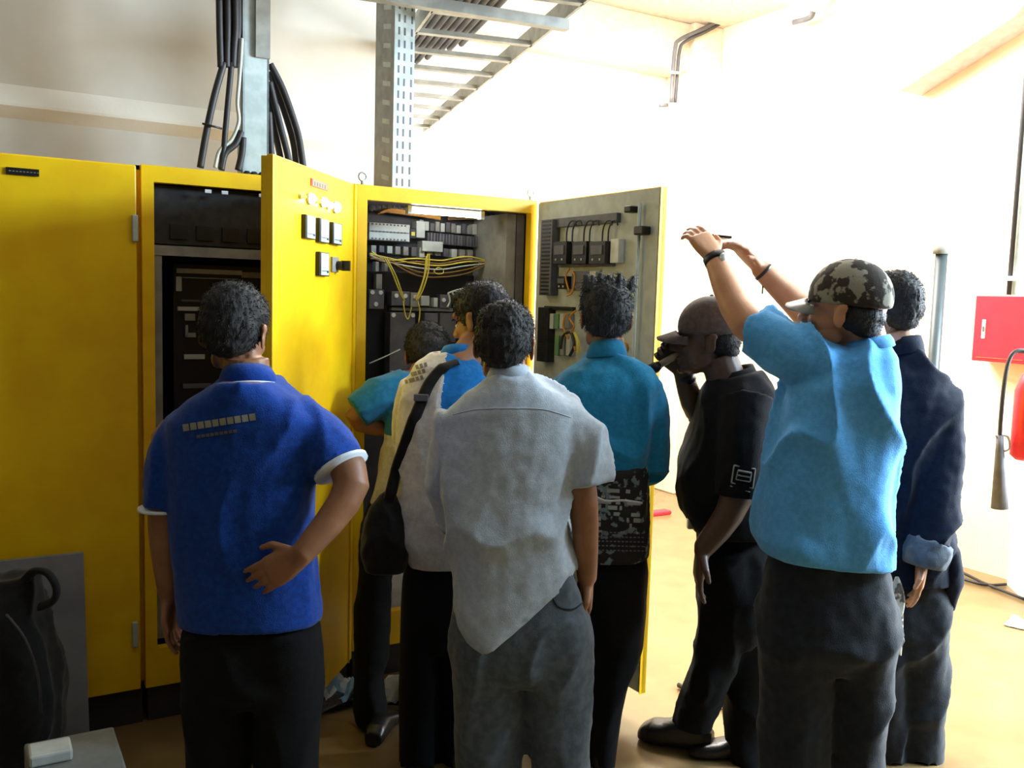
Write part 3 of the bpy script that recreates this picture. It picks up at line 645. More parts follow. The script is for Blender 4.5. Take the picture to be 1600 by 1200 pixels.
def head(mb, c, fwd, up=Z, s=1.0):
    """c = centre of the skull at eye height; adds skull, jaw, nose, ears, brow, lips"""
    r_, f, u = frame(fwd, up)
    P = lambda x, y, z: c+r_*x*s+f*y*s+u*z*s
    E = lambda x, y, z, a, b_, d: mb.ell(P(x, y, z), r_*a*s, f*b_*s, u*d*s, 18, 12)
    E(0, -.010, .030, .076, .094, .084); E(0, .030, -.030, .062, .066, .078); E(0, .048, -.078, .038, .042, .034)
    E(0, .084, -.096, .020, .016, .016); E(0, .078, .030, .052, .018, .020)
    for x in (-.033, .033): E(x, .064, -.028, .024, .022, .022); E(x*1.45, .022, -.066, .014, .036, .026)
    mb.tube([P(0, .090, .012), P(0, .108, -.015), P(0, .116, -.030)], [.010*s, .012*s, .014*s], 8, round_ends=True)
    for x in (-.012, .012): E(x, .104, -.034, .010, .011, .009)
    E(0, .094, -.062, .024, .011, .007); E(0, .092, -.073, .021, .011, .007)
    for x in (-1, 1):
        mb.ell(P(x*.080, -.008, -.012), (r_*.007*x+f*-.004)*s, (f*.019-r_*.004*x)*s, u*.033*s, 12, 8); E(x*.085, -.016, .010, .006, .014, .014)
    return P, (r_, f, u)
def strands(o, f, u, ln, num):
    me = o.data; bm = bmesh.new(); bm.from_mesh(me); bm.faces.ensure_lookup_table(); rnd = random.Random(len(bm.faces)); nf = len(bm.faces)
    src = [(bm.faces[i].calc_center_median(), bm.faces[i].normal.copy()) for i in (rnd.randrange(nf) for _ in range(num))]
    for c, n in src:
        if n.dot(u) < -.6: continue
        sw = V((rnd.uniform(-1, 1), rnd.uniform(-1, 1), rnd.uniform(-1, 1)))*.45; d = (n*.55+(f*.35-u*(1-max(0, n.dot(u))))*.8+sw).normalized(); l = ln*rnd.uniform(.5, 1.3)
        a = d.orthogonal().normalized()*.0012; e = d.cross(a); base = c-n*.002; k = base+d*l*.55+n*.002; tp = base+d*l
        v = [bm.verts.new(base+x) for x in (a, -a*.5+e*.87, -a*.5-e*.87)]; w = [bm.verts.new(k+x*.7) for x in (a, -a*.5+e*.87, -a*.5-e*.87)]; t = bm.verts.new(tp)
        for i in range(3): bm.faces.new((v[i], v[(i+1) % 3], w[(i+1) % 3], w[i])); bm.faces.new((w[i], w[(i+1) % 3], t))
    bm.to_mesh(me); bm.free(); me.polygons.foreach_set('use_smooth', [True]*len(me.polygons))
def hairm(par, P, ax, s, mt, style='short', amp=.006):
    r_, f, u = ax; b = MB()
    E = lambda x, y, z, a, b_, d: b.ell(P(x, y, z), r_*a*s, f*b_*s, u*d*s, 22, 14)
    E(0, -.014, .046, .083, .097, .082); E(0, -.036, .010, .078, .076, .078); E(0, -.052, -.036, .056, .046, .036)
    E(0, .038, .082, .062, .052, .034)
    for x in (-1, 1): E(x*.064, -.004, .016, .016, .040, .038)
    if style == 'tall':
        for k in range(14):
            a = k*2.399; rr = .02+.0045*k; q = P(math.cos(a)*rr, math.sin(a)*rr*1.1-.005, .118)
            b.tube([q-u*.03*s, q+(u*.022+r_*math.cos(a)*.012+f*math.sin(a)*.01)*s], [.017*s, .007*s], 7)
    o = remesh(b, 'hair', .005, 1, tufts(amp*.55), [M[mt]], par); strands(o, f, u, .018 if style == 'tall' else .012, 3200 if style == 'tall' else 2600); return o
def eyes(par, P, ax, s):
    r_, f, u = ax
    for x in (-.031, .031):
        b = MB().mat('eye').ell(P(x, .079, -.004), r_*.012*s, f*.008*s, u*.007*s, 12, 8); b.mat('black').ell(P(x, .0855, -.004), r_*.0045*s, f*.0025*s, u*.0045*s, 10, 6); b.build('eye', par, True)
        MB().mat('hair').tube([P(x-.018, .086, .016), P(x, .093, .022), P(x+.018, .087, .016)], .003*s, 6).build('eyebrow', par, True)
def rings_px(mb, rows, n=28, p=2.5):
    """rows: (xl, yl, xr, yr, d, half depth[, depth skew]) -> loft of level-ish rings; skew turns the ring about the vertical"""
    rs = []
    for q in rows:
        xl, yl, xr, yr, d, rv = q[:6]; sk = q[6] if len(q) > 6 else 0
        l = W(xl, yl, d-sk); r_ = W(xr, yr, d+sk); uu = (r_-l)/2; c = (r_+l)/2
        vv = FH-uu*(FH.dot(uu)/uu.length_squared); vv = vv.normalized()*rv
        rs.append(mb.ring(c, uu, vv, n, p))
    mb.loft(rs); return mb
def sym(rows, d, rv):                    # (xl, xr, y[, d, rv])
    return [(q[0], q[2], q[1], q[2], q[3] if len(q) > 3 and q[3] else d, q[4] if len(q) > 4 else rv) for q in rows]
def shrink(rows, k=.86, kd=.8):
    out = []
    for q in rows:
        cx = (q[0]+q[2])/2; cy = (q[1]+q[3])/2
        out.append((cx+(q[0]-cx)*k, cy+(q[1]-cy)*k, cx+(q[2]-cx)*k, cy+(q[3]-cy)*k, q[4], q[5]*kd)+tuple(q[6:]))
    return out
def lower(mb, hips, a, c):
    h = shrink(hips, .80, .62); q = h[-1]; m_ = (q[0]+q[2])/2; h[-1] = (m_+(q[0]-m_)*.45, q[1]-15, m_+(q[2]-m_)*.45, q[3]-15, q[4], q[5]*.6)
    rings_px(mb, h); rings_px(mb, shrink(a, .5, .45)); rings_px(mb, shrink(c, .5, .45))
def footz(px, d):                         # pixel row of the floor at that distance
    p = W(px, 900, d); q = V((p.x, p.y, 0)); r_ = q-CAM
    return 600-FPX*r_.dot(UP)/r_.dot(FW)
def shoe(par, heel, toe, m='leather', hs=1.0):
    d = (toe-heel); L = d.length; f = d.normalized(); sd = f.cross(Z).normalized(); b = MB()
    rows = ((0, .030, .035, .05), (.03, .036, .045, .07), (.09, .036, .045, .085), (.14, .038, .036, .07), (.19, .046, .03, .055), (.24, .046, .026, .05), (.275, .034, .02, .036), (.29, .018, .012, .024))
    k = L/.29; rs = []
    for x, w_, hh_, top in rows: rs.append(b.ring(heel+f*x*k+Z*(top*hs/2+.002), sd*w_*(.6+.4*hs), Z*top*hs/2, 18, 3))
    b.loft(rs); return remesh(b, 'shoe', .006, 2, None, [M[m]], par)
class Person:
    def __init__(s, label, skin): s.b = MB(); s.label = label; s.skin = skin; s.parts = []
    def arm(s, pts, r, hd=None):
        pts = [jn(p) for p in pts]; s.b.tube(bez(pts, 4) if len(pts) > 2 else pts, s._rr(r, len(pts)), 22, round_ends=True)
        if hd: hand(s.b, pts[-1], *hd)
    def _rr(s, r, n):
        if n <= 2: return r
        out = []
        for i in range(n-1):
            for k in range(4): t = k/4; out.append(r[i]*(1-t)+r[i+1]*t)
        return out+[r[-1]]
    def finish(s):
        o = remesh(s.b, 'person', .0045, 3, None, [M[s.skin]]); tag(o, s.label, 'person'); s.o = o; return o
def sleeve(mb, pts, r, n=18):
    pts = [jn(p) for p in pts]; rr = []
    for i in range(len(pts)-1):
        for k in range(4): t = k/4; rr.append(r[i]*(1-t)+r[i+1]*t)
    rr.append(r[-1]); mb.tube(bez(pts, 4), rr, n)
def band(par, name, p, d, r, w, m, flat=1):
    d = d.normalized(); return MB().mat(m).tube([p-d*w/2, p+d*w/2], r, 22, flat).build(name, par, True)
def collar(par, c, ax, w, dp, h, m, tilt=.25, trim=None):
    """standing / folded collar: a band with thickness round the neck"""
    r_, f, u = ax; b = MB().mat(m); n = 30
    def rg(k, z, bend=0): return [c+r_*math.cos(2*math.pi*i/n)*w*k+f*(math.sin(2*math.pi*i/n)*dp*k)+u*(z-tilt*math.sin(2*math.pi*i/n)*dp) for i in range(n)]
    b.loft([rg(.86, 0), rg(.84, h), rg(.92, h+.004), rg(1.08, h*.5), rg(1.17, -.008), rg(1.10, -.012)], cap=False)
    o = b.build('collar', par, True)
    if trim: MB().mat(trim).tube(rg(1.18, -.008)+[rg(1.18, -.008)[0]], .0035, 6).build('collar_trim', o, True)
    return o
def cap(par, P, ax, s, m, mv, vis=.075):
    r_, f, u = ax; b = MB(); b.ell(P(0, -.006, .040), r_*.089*s, f*.106*s, u*.098*s, 24, 16)
    me = b
    for v in list(me.bm.verts):
        z = (v.co-P(0, 0, .018)).dot(u)
        if z < 0: v.co -= u*z
    o = remesh(b, 'cap', .006, 2, None, [M[m]], par)
    pts0 = []; vb = MB().mat(mv); rows = []
    for k in range(7):
        t = k/6; rw = []
        for i in range(11):
            a = math.pi*(i/10); x = -math.cos(a)*.078*(1-.12*t); y = .062+math.sin(a)*(.042+vis*t); z = .028-.022*t-abs(math.cos(a))*.018
            rw.append(P(x, y, z))
        rows.append(rw)
    vs = [p for rw in rows for p in rw]; q = len(vs); vs += [p-u*.004 for p in vs]; fs = []
    for k in range(6):
        for i in range(10):
            a0 = k*11+i; fs += [(a0, a0+1, a0+12, a0+11), (a0+q, a0+11+q, a0+12+q, a0+1+q)]
    for k in range(6):
        for a0 in (k*11, k*11+10): fs.append((a0, a0+11, a0+11+q, a0+q))
    for i in range(10):
        for a0 in (i, 66+i): fs.append((a0, a0+1, a0+1+q, a0+q))
    vb.faces(vs, fs); vb.build('visor', o, True)
    MB().mat(m).ell(P(0, -.006, .138), r_*.007, f*.007, u*.004).build('top_button', o, True)
    return o
def legs(mb, hips, left, right):
    def fix(rows):
        out = []
        for i, q in enumerate(rows): out.append(q[:5]+(q[5]*(1.36, 1.16, 1.04)[i] if i < 3 else q[5],)+q[6:])
        a = out[0]; c = (a[0]+a[2])/2; up = (c+(a[0]-c)*.92, a[1]-45, c+(a[2]-c)*.92, a[3]-45, a[4], a[5]*.9)
        z = out[-1]; return [up]+out
    h = list(hips)
    for i in (0, 1):
        q = h[i]; c = (q[0]+q[2])/2; h[i] = (c+(q[0]-c)*(.93, .96)[i], q[1], c+(q[2]-c)*(.93, .96)[i], q[3], q[4], q[5]*(.84, .90)[i])
    q = h[-1]; c = (q[0]+q[2])/2; h[-1] = (c+(q[0]-c)*.6, q[1], c+(q[2]-c)*.6, q[3], q[4], q[5]*.75)
    rings_px(mb, h, 26, 2.3); rings_px(mb, fix(left), 20, 2.2); rings_px(mb, fix(right), 20, 2.2)
def dirv(a, b): return (jn(b)-jn(a)).normalized()
AWAY = FH

exec_people = True
# --- 1 man in royal blue polo, hand on hip
D = 2.35
p = Person('man in royal blue polo shirt with white collar line, back turned, hand on his hip', 'skin')
P, ax = head(p.b, W(367, 520, D+.02), FH*.97+RH*.12-Z*.22, Z-FH*-.05, 1.0)
p.b.tube([W(385, 560, D), W(388, 620, D)], [.056, .064], 16)
tor1 = sym([(345, 432, 592), (296, 472, 622), (262, 515, 655), (258, 505, 700), (262, 494, 760), (268, 488, 830), (276, 495, 890), (282, 503, 968)], D, .125)
hips1 = sym([(286, 502, 950), (286, 504, 1000), (290, 502, 1060), (330, 470, 1090)], D, .125)
fl1 = sym([(288, 400, 1020), (290, 396, 1100), (292, 392, 1200), (300, 385, 1350), (306, 375, footz(340, D)-6)], D, .09)
fr1 = sym([(394, 505, 1020), (400, 502, 1100), (402, 498, 1200), (408, 490, 1350), (414, 482, footz(450, D)-6)], D, .09)
rings_px(p.b, shrink(tor1, .84, .7)); lower(p.b, hips1, fl1, fr1)
sh, el, wr = W(500, 672, D), W(549, 758, D-.06), W(470, 868, D-.155)
p.arm([sh, el, wr], [.05, .046, .029], (W(405, 905, D-.155)-wr, FH*1.0+Z*-.15, -1, .32, 1.0, .4, .08))
sl, el2, wr2 = W(268, 680, D), W(258, 820, D-.02), W(266, 930, D+.02)
p.arm([sl, el2, wr2], [.05, .043, .029], (V((0, 0, -1)), -(-RH), 1, .5))
o1 = p.finish(); hairm(o1, P, ax, 1.0, 'hair'); eyes(o1, P, ax, 1.0)
b = MB(); rings_px(b, tor1); sleeve(b, [W(455, 665, D), W(500, 690, D-.01), W(530, 728, D-.04)], [.085, .080, .074]); sleeve(b, [W(310, 680, D), W(272, 715, D), W(262, 792, D-.01)], [.085, .072, .064])
shirt = remesh(b, 'polo_shirt', .009, 3, folds(.007, 7, 3, 3, V((.3, 0, 1)), .002), [M['royal']], o1)
band(shirt, 'sleeve_trim', W(533, 730, D-.042), W(549, 758, D-.06)-W(512, 690, D-.01), .0738, .010, 'trimw'); band(shirt, 'sleeve_trim', W(256, 794, D-.01), V((0, 0, 1)), .0640, .007, 'trimw')
collar(o1, W(389, 600, D), frame(FH, Z+FH*.2-RH*.1), .066, .066, .035, 'royal', .3, 'trimw')
bars(shirt, 'back_print', 287, 674, 402, 656, 11, (1, -.2)*10, 'printc'); bars(shirt, 'back_print', 308, 685, 372, 675, 5, (1, -.25)*9, 'dgrey')
b = MB(); legs(b, hips1, fl1, fr1); remesh(b, 'trousers', .010, 9, folds(.008, 7, 2.5, 8), [M['blkp']], o1)
for px in (342, 452):
    q = W(px, footz(px, D)-5, D); q.z = 0; shoe(o1, q-FH*.07, q+FH*.21)

# --- 4 man in pale grey-blue shirt (nearest, centre)
D = 2.60
p = Person('man in untucked pale grey-blue short-sleeved shirt and grey jeans, back turned, centre front', 'skin')
P, ax = head(p.b, W(788, 540, D+.02), FH*.95+RH*.08-Z*.18, Z, 1.0)
p.b.tube([W(796, 570, D), W(797, 620, D)], [.052, .06], 16)
tor4 = [(766, 590, 830, 586, D, .06), (728, 612, 872, 606, D, .10), (700, 640, 906, 632, D, .125), (694, 700, 905, 695, D, .135), (690, 780, 890, 775, D, .135), (700, 850, 888, 840, D, .135), (704, 920, 902, 884, D, .14), (704, 945, 885, 908, D, .148), (709, 967, 862, 928, D, .15), (718, 983, 838, 948, D, .15), (732, 995, 812, 966, D, .15), (750, 1001, 785, 983, D, .148)]
hips4 = sym([(712, 898, 880), (706, 915, 930), (702, 924, 980), (704, 924, 1030), (740, 890, 1060)], D, .125)
fl4 = sym([(702, 815, 1000), (704, 816, 1060), (708, 819, 1130), (712, 818, 1200), (722, 795, footz(757, D)-6)], D, .09)
fr4 = sym([(808, 925, 1000), (818, 925, 1060), (824, 922, 1130), (828, 921, 1200), (856, 915, footz(880, D)-6)], D, .09)
rings_px(p.b, shrink(tor4[:7], .84, .7)); lower(p.b, hips4, fl4, fr4)
p.arm([W(893, 660, D), W(912, 790, D-.02), W(917, 905, D+.04)], [.05, .042, .029], (V((.0, 0, -1))+FH*.1+RH*.05, -RH, -1, .45))
p.arm([W(712, 670, D), W(704, 810, D+.08), W(725, 810, D+.26)], [.05, .043, .03], (FH*.8+RH*.4, -Z, 1, .5))
o4 = p.finish(); hairm(o4, P, ax, 1.0, 'hair', amp=.009); eyes(o4, P, ax, 1.0)
b = MB(); rings_px(b, tor4); sleeve(b, [W(868, 648, D), W(905, 690, D-.005), W(919, 757, D-.015)], [.078, .076, .066]); sleeve(b, [W(725, 655, D), W(705, 730, D+.02), W(706, 820, D+.07)], [.075, .065, .055])
shirt4 = remesh(b, 'shirt', .009, 3, folds(.020, 6, 2.4, 21, V((.28, 0, 1)), .003), [M['greyshirt']], o4)
collar(o4, W(797, 598, D), frame(FH, Z+FH*.2), .062, .062, .038, 'greyshirt', .3)
b = MB().mat('greyshirt'); b.tube(path_on(shirt4, [(708, 648), (745, 640), (800, 638), (850, 640), (892, 652)], .0008), .0016, 6); b.build('yoke_seam', shirt4, True)
b = MB(); legs(b, hips4, fl4, fr4); tr4 = remesh(b, 'jeans', .010, 9, folds(.010, 6, 4, 5, V((.2, 0, 1)), .002), [M['jeans']], o4)
MB().mat('djeans').tube(path_on(tr4, [(862, 930), (872, 948), (895, 952), (914, 938)], .001), .003, 6).build('pocket_edge', tr4, True)
for px in (757, 880):
    q = W(px, footz(px, D)-5, D); q.z = 0; shoe(o4, q-FH*.07, q+FH*.21)

# --- 5 man in teal shirt
D = 3.02
p = Person('man in teal-blue shirt and black trousers, patterned wrap at his waist, facing the right door', 'skin')
P, ax = head(p.b, W(946, 497, D+.02), FH*.95-RH*.06-Z*.14, Z, .98)
p.b.tube([W(950, 525, D), W(948, 575, D)], [.052, .058], 16)
tor5 = [(912, 556, 985, 554, D, .06), (878, 578, 1012, 575, D, .10), (856, 605, 1030, 600, D, .12), (856, 660, 1030, 655, D, .12), (880, 720, 1015, 715, D, .12), (900, 760, 1008, 758, D, .12), (905, 800, 1008, 800, D, .12)]
hips5 = sym([(908, 1010, 790), (906, 1011, 850), (905, 1011, 900), (908, 1009, 960), (915, 1000, 1010)], D, .12)
fl5 = sym([(900, 962, 950), (903, 960, 1050), (906, 950, 1150), (910, 945, footz(930, D)-6)], D+.02, .08)
fr5 = [(938, 950, 1010, 950, D, .085), (936, 1010, 1003, 1010, D, .085), (930, 1060, 984, 1060, D-.02, .08), (926, 1110, 973, 1110, D-.03, .075), (922, 1200, 960, 1200, D-.03, .07), (918, footz(940, D)-6, 956, footz(940, D)-6, D-.03, .06)]
rings_px(p.b, shrink(tor5, .84, .7)); lower(p.b, hips5, fl5, fr5)
p.arm([W(1018, 640, D), W(1022, 725, D), W(985, 735, D+.22)], [.040, .028, .026], (FH-RH*.3, -Z, -1, .6))
p.arm([W(872, 640, D), W(866, 730, D+.05), W(900, 700, D+.25)], [.05, .043, .029], (FH+RH*.3, -Z, 1, .6))
o5 = p.finish(); hairm(o5, P, ax, 1.0, 'hair2', 'tall', .010); eyes(o5, P, ax, .98)
b = MB(); rings_px(b, tor5[:6]); sleeve(b, [W(1000, 612, D), W(1020, 660, D), W(1021, 735, D+.01)], [.075, .062, .058]); sleeve(b, [W(880, 612, D), W(872, 670, D+.02), W(868, 735, D+.05)], [.07, .06, .055])
sleeve(b, [W(1021, 728, D), W(1010, 735, D+.08), W(992, 735, D+.18)], [.058, .055, .045])
shirt5 = remesh(b, 'shirt', .009, 3, folds(.016, 6, 3, 31, V((-.3, 0, 1)), .003), [M['teal']], o5)
collar(o5, W(948, 558, D), frame(FH, Z+FH*.15), .060, .060, .042, 'teal', .3)
b = MB(); rings_px(b, [(896, 728, 1010, 722, D, .128), (898, 770, 1012, 770, D, .13), (898, 868, 1013, 866, D, .13)]); wp = remesh(b, 'waist_wrap', .008, 2, folds(.006, 10, 8, 2, None, .003), [M['camod']], o5)
b = MB().mat('offwhite'); b.tube(path_on(wp, [(922, 770), (945, 782), (975, 782), (1003, 786)], .0), .004, 6)
b.build('pale_stripe', wp, True)
rw_ = random.Random(5); pb_ = MB().mat('grey')
for k in range(8): bars(wp, 'pale_pattern', 922+rw_.random()*10, 768+k*9, 1004, 772+k*9, 3+rw_.random()*4, tuple(rw_.choice((1, 2, -1, -2, -3)) for _ in range(12))+(-1,), 'grey', b0=pb_)
pb_.build('pale_pattern', wp)
pb_ = MB().mat('dgrey')
for k in range(5): bars(wp, 'woven_band', 922, 832+k*7, 1008, 834+k*7, 2, (1, -.7)*14, 'dgrey', b0=pb_)
pb_.build('woven_pattern', wp)
b = MB(); legs(b, hips5, fl5, fr5); remesh(b, 'trousers', .010, 9, folds(.006, 7, 2.5, 18), [M['blkp']], o5)
for px in (928, 940):
    q = W(px, footz(px, D)-5, D-.02 if px == 940 else D+.05); q.z = 0; shoe(o5, q-FH*.07-RH*.0, q+FH*.2)

# --- 3 man in two-tone shirt with shoulder bag strap
D = 2.98
p = Person('man in off-white and blue two-tone shirt with a black bag strap across his back', 'skin')
P, ax = head(p.b, W(752, 500, D+.10), FH*.55-RH*.80-Z*.25, Z+FH*.1-RH*.1, .98)
p.b.tube([W(752, 525, D+.1), W(718, 570, D+.02), W(712, 600, D)], [.052, .056, .07], 16)
tor3 = [(672, 549, 742, 556, D+.04, .06), (648, 566, 760, 580, D+.03, .10), (628, 605, 772, 612, D+.02, .125), (621, 660, 776, 660, D, .13), (618, 730, 770, 730, D, .13), (614, 790, 762, 790, D-.01, .13), (622, 845, 750, 845, D-.01, .13), (640, 878, 744, 878, D-.01, .12)]
hips3 = sym([(634, 745, 860), (628, 742, 900), (626, 742, 950), (640, 735, 1010)], D, .12)
fl3 = sym([(626, 690, 940), (624, 690, 1000), (623, 690, 1100), (623, 688, 1200), (628, 684, footz(656, D)-6)], D, .085)
fr3 = sym([(682, 745, 940), (684, 745, 1000), (690, 748, 1100), (694, 750, 1200), (698, 748, footz(722, D)-6)], D+.02, .085)
rings_px(p.b, shrink(tor3, .84, .7)); lower(p.b, hips3, fl3, fr3)
p.arm([W(650, 610, D+.03), W(640, 690, D+.14), W(655, 660, D+.36)], [.05, .042, .029], (FH+RH*.2, -Z, 1, .6))
p.arm([W(755, 620, D+.03), W(765, 700, D+.12), W(740, 680, D+.34)], [.05, .042, .029], (FH-RH*.2, -Z, -1, .6))
o3 = p.finish(); hairm(o3, P, ax, 1.0, 'hair', amp=.009); eyes(o3, P, ax, .98)
b = MB(); rings_px(b, tor3); sleeve(b, [W(745, 610, D+.02), W(762, 650, D+.04), W(765, 690, D+.10)], [.07, .068, .06]); sleeve(b, [W(655, 605, D+.03), W(643, 650, D+.07), W(641, 685, D+.12)], [.065, .066, .06])
def m3(c, n):
    q = c; x = (q-CAM); zf = x.dot(FW); px = 800+FPX*x.dot(RT)/zf; py = 600-FPX*x.dot(UP)/zf
    bl = onb[0]*0
    lim = 697-(py-560)*.10
    return 1 if (px > lim and py < 760) else 0
onb = [0]
shirt3 = remesh(b, 'shirt', .008, 3, folds(.006, 7, 3, 41, None, .002), [M['offwhite'], M['blue']], o3, m3)
collar(o3, W(716, 560, D+.05), frame(FH-RH*.3, Z+FH*.3), .058, .058, .030, 'blue', .3)
for k in range(3): bars(shirt3, 'shirt_print', 634+k*3, 600-k*10, 662+k*3, 592-k*10, 6, (1, -.4, 2, -.4, 1, -.5, 1), 'dgrey')
b = MB(); legs(b, hips3, fl3, fr3); remesh(b, 'trousers', .010, 9, folds(.005, 7, 2.5, 28), [M['blk']], o3)
for px in (656, 722):
    q = W(px, footz(px, D)-5, D); q.z = 0; shoe(o3, q-FH*.07, q+FH*.21)
# shoulder bag
bc = W(603, 838, D-.10)
bag = thing('shoulder_bag', bc-Z*.12, "black cloth shoulder bag hanging at the hip of the man in the two-tone shirt", 'bag')
b = MB(); rings_px(b, [(592, 772, 618, 770, D-.08, .02), (574, 796, 632, 790, D-.08, .045), (566, 830, 640, 830, D-.08, .06), (566, 868, 640, 872, D-.08, .06), (572, 893, 634, 893, D-.08, .05)], 22, 2.8)
remesh(b, 'pouch', .008, 2, folds(.007, 12, 9, 51, None, .004), [M['bagm']], bag)
b = MB().mat('bagm'); b.tube([W(606, 788, D-.10), W(612, 765, D-.12)]+path_on(shirt3, [(621, 735), (636, 690), (651, 648), (668, 607), (683, 586), (700, 571), (716, 567)], .005), .0045, 8, 4.2, up=RH); b.build('strap', bag, True)
MB().mat('dgrey').box(on(shirt3, 660, 622, .012)[0], (.046, .010, .022), (RH, FH, Z), .002).build('buckle', bag)

# --- 2 man bending behind, blue-teal sleeve
D = 3.36
p = Person('man in blue-teal shirt bending into the wired cabinet, half hidden behind the two-tone shirt', 'skin')
P, ax = head(p.b, W(668, 556, D+.16), FH*.75+RH*.15-Z*.65, Z*.8+FH*.6, .96)
p.b.tube([W(664, 575, D+.12), W(655, 610, D+.06)], [.052, .062], 16)
tor2 = [(630, 578, 690, 585, D+.08, .07), (606, 600, 705, 605, D+.06, .10), (600, 640, 705, 640, D+.04, .12), (600, 690, 695, 690, D+.02, .12), (590, 740, 680, 740, D, .12), (576, 800, 668, 800, D-.02, .12)]
hips2 = sym([(572, 662, 780), (566, 655, 820), (562, 650, 855), (575, 640, 885)], D-.03, .11)
fl2 = [(563, 860, 618, 860, D-.05, .08), (557, 930, 612, 930, D-.08, .08), (553, 1000, 610, 1000, D-.12, .075), (552, 1060, 600, 1060, D-.15, .07), (550, 1100, 606, 1100, D-.16, .075), (556, 1130, 602, 1130, D-.16, .065)]
fr2 = sym([(630, 672, 860), (636, 680, 960), (640, 682, 1060), (642, 676, footz(658, D)-6)], D+.02, .08)
rings_px(p.b, shrink(tor2, .84, .7)); lower(p.b, hips2, fl2, fr2)
p.arm([W(625, 612, D+.04), W(556, 652, D-.02), W(612, 672, D+.05)], [.05, .042, .029], (RH+FH*.2-Z*.1, Z*1.0, 1, .5))
p.arm([W(690, 620, D+.06), W(700, 690, D+.1), W(680, 650, D+.24)], [.05, .042, .029], (FH*.6-RH*.2+Z*.2, -Z, -1, .6))
o2 = p.finish(); hairm(o2, P, ax, 1.0, 'hair', amp=.008); eyes(o2, P, ax, .96)
b = MB(); rings_px(b, tor2); sleeve(b, [W(635, 605, D+.05), W(592, 622, D+.0), W(556, 644, D-.03)], [.078, .076, .066]); sleeve(b, [W(685, 612, D+.06), W(695, 650, D+.08), W(698, 680, D+.1)], [.07, .066, .06])
def m2(c, n):
    return 1 if (c.z < W(620, 676, D).z) else 0
remesh(b, 'shirt', .009, 3, folds(.007, 7, 4, 61, V((1, 0, .4)), .002), [M['teal2'], M['cream']], o2, m2)
b = MB(); legs(b, hips2, fl2, fr2); remesh(b, 'trousers', .010, 9, folds(.008, 7, 5, 38, None, .003), [M['blkp']], o2)
q = onZ(585, 1158, 0); shoe(o2, q-RH*.0-FH*.05+V((0, 0, 0)), q+FH*.22+RH*.05)
q = W(660, footz(660, D), D+.02); q.z = 0; shoe(o2, q-FH*.06, q+FH*.2)
b = MB().mat('paper'); q = [W(603, 640, D+.02), W(636, 648, D+.06), W(632, 712, D+.04), (W(612, 690, D+.01))]
b.loft([q, [x+FH*.004 for x in q]]); tag(b.build('paper_sheet'), 'white paper sheet held under the arm of the man bending into the cabinet', 'paper')

# --- 6 man in black polo and cap, profile, with torch
D = 3.06
p = Person('man in black polo and brown-grey cap seen in profile, shining a torch at the panel', 'skind')
P, ax = head(p.b, W(1108, 530, D), -RH*.97+FH*.25-Z*.03, Z, 1.05)
p.b.tube([W(1122, 555, D), W(1140, 610, D)], [.060, .068], 16)
tor6 = [(1108, 590, 1188, 578, D, .09), (1094, 612, 1205, 604, D, .15), (1086, 650, 1214, 645, D, .185), (1074, 690, 1214, 690, D, .19), (1060, 725, 1210, 725, D, .185), (1058, 765, 1207, 765, D, .18), (1064, 795, 1204, 795, D, .18), (1082, 828, 1204, 828, D, .17)]
hips6 = sym([(1084, 1204, 815), (1086, 1206, 860), (1088, 1206, 910), (1096, 1200, 960), (1110, 1190, 1000)], D, .16)
ll6 = [(1094, 900, 1180, 900, D-.05, .085), (1092, 960, 1170, 960, D-.05, .085), (1086, 1015, 1158, 1015, D-.05, .08), (1072, 1065, 1142, 1065, D-.05, .075), (1058, 1105, 1124, 1105, D-.04, .07), (1050, 1135, 1112, 1140, D-.04, .06)]
lr6 = [(1110, 900, 1204, 900, D+.08, .085), (1118, 1000, 1200, 1000, D+.06, .085), (1132, 1080, 1200, 1080, D+.02, .08), (1134, 1150, 1196, 1150, D, .07), (1140, 1195, 1192, 1195, D-.02, .065)]
rings_px(p.b, shrink(tor6, .84, .7)); lower(p.b, hips6, ll6, lr6)
p.arm([W(1165, 640, D-.17), W(1150, 778, D-.20), W(1098, 858, D-.18)], [.054, .050, .033], (V((0, 0, -1))*.95-RH*.1, RH, 1, .35, 1.08))
elr = W(1088, 640, D+.12); wrr = W(1066, 578, D+.08)
p.arm([W(1120, 640, D+.18), elr, wrr], [.052, .044, .031], (Z*.6-RH*.55, -FH*.6-RH*.2, 1, 1.15, 1.0, 1.1))
o6 = p.finish(); eyes(o6, P, ax, 1.05); cap(o6, P, ax, 1.05, 'capbrown', 'capbrown', .062)
r_, f, u = ax; b = MB(); b.ell(P(0, -.040, -.005), r_*.080, f*.062, u*.052); b.ell(P(0, -.056, -.036), r_*.05, f*.04, u*.03); strands(remesh(b, 'hair', .005, 1, tufts(.002), [M['hair']], o6), f, u, .011, 900)
b = MB(); rings_px(b, tor6); sleeve(b, [W(1165, 625, D-.13), W(1162, 690, D-.185), W(1156, 775, D-.20)], [.09, .084, .078]); sleeve(b, [W(1130, 630, D+.14), W(1108, 645, D+.16), W(1096, 640, D+.14)], [.075, .068, .062])
sh6 = remesh(b, 'polo_shirt', .009, 3, folds(.007, 6, 4, 71, None, .002), [M['blk']], o6)
collar(o6, W(1148, 592, D), frame(-RH, Z-RH*.2), .075, .062, .03, 'blk', .3)
def onS(x, y): return on(sh6, x, y, .001)[0] or W(x, y, D-.283)
b = MB().mat('grey')
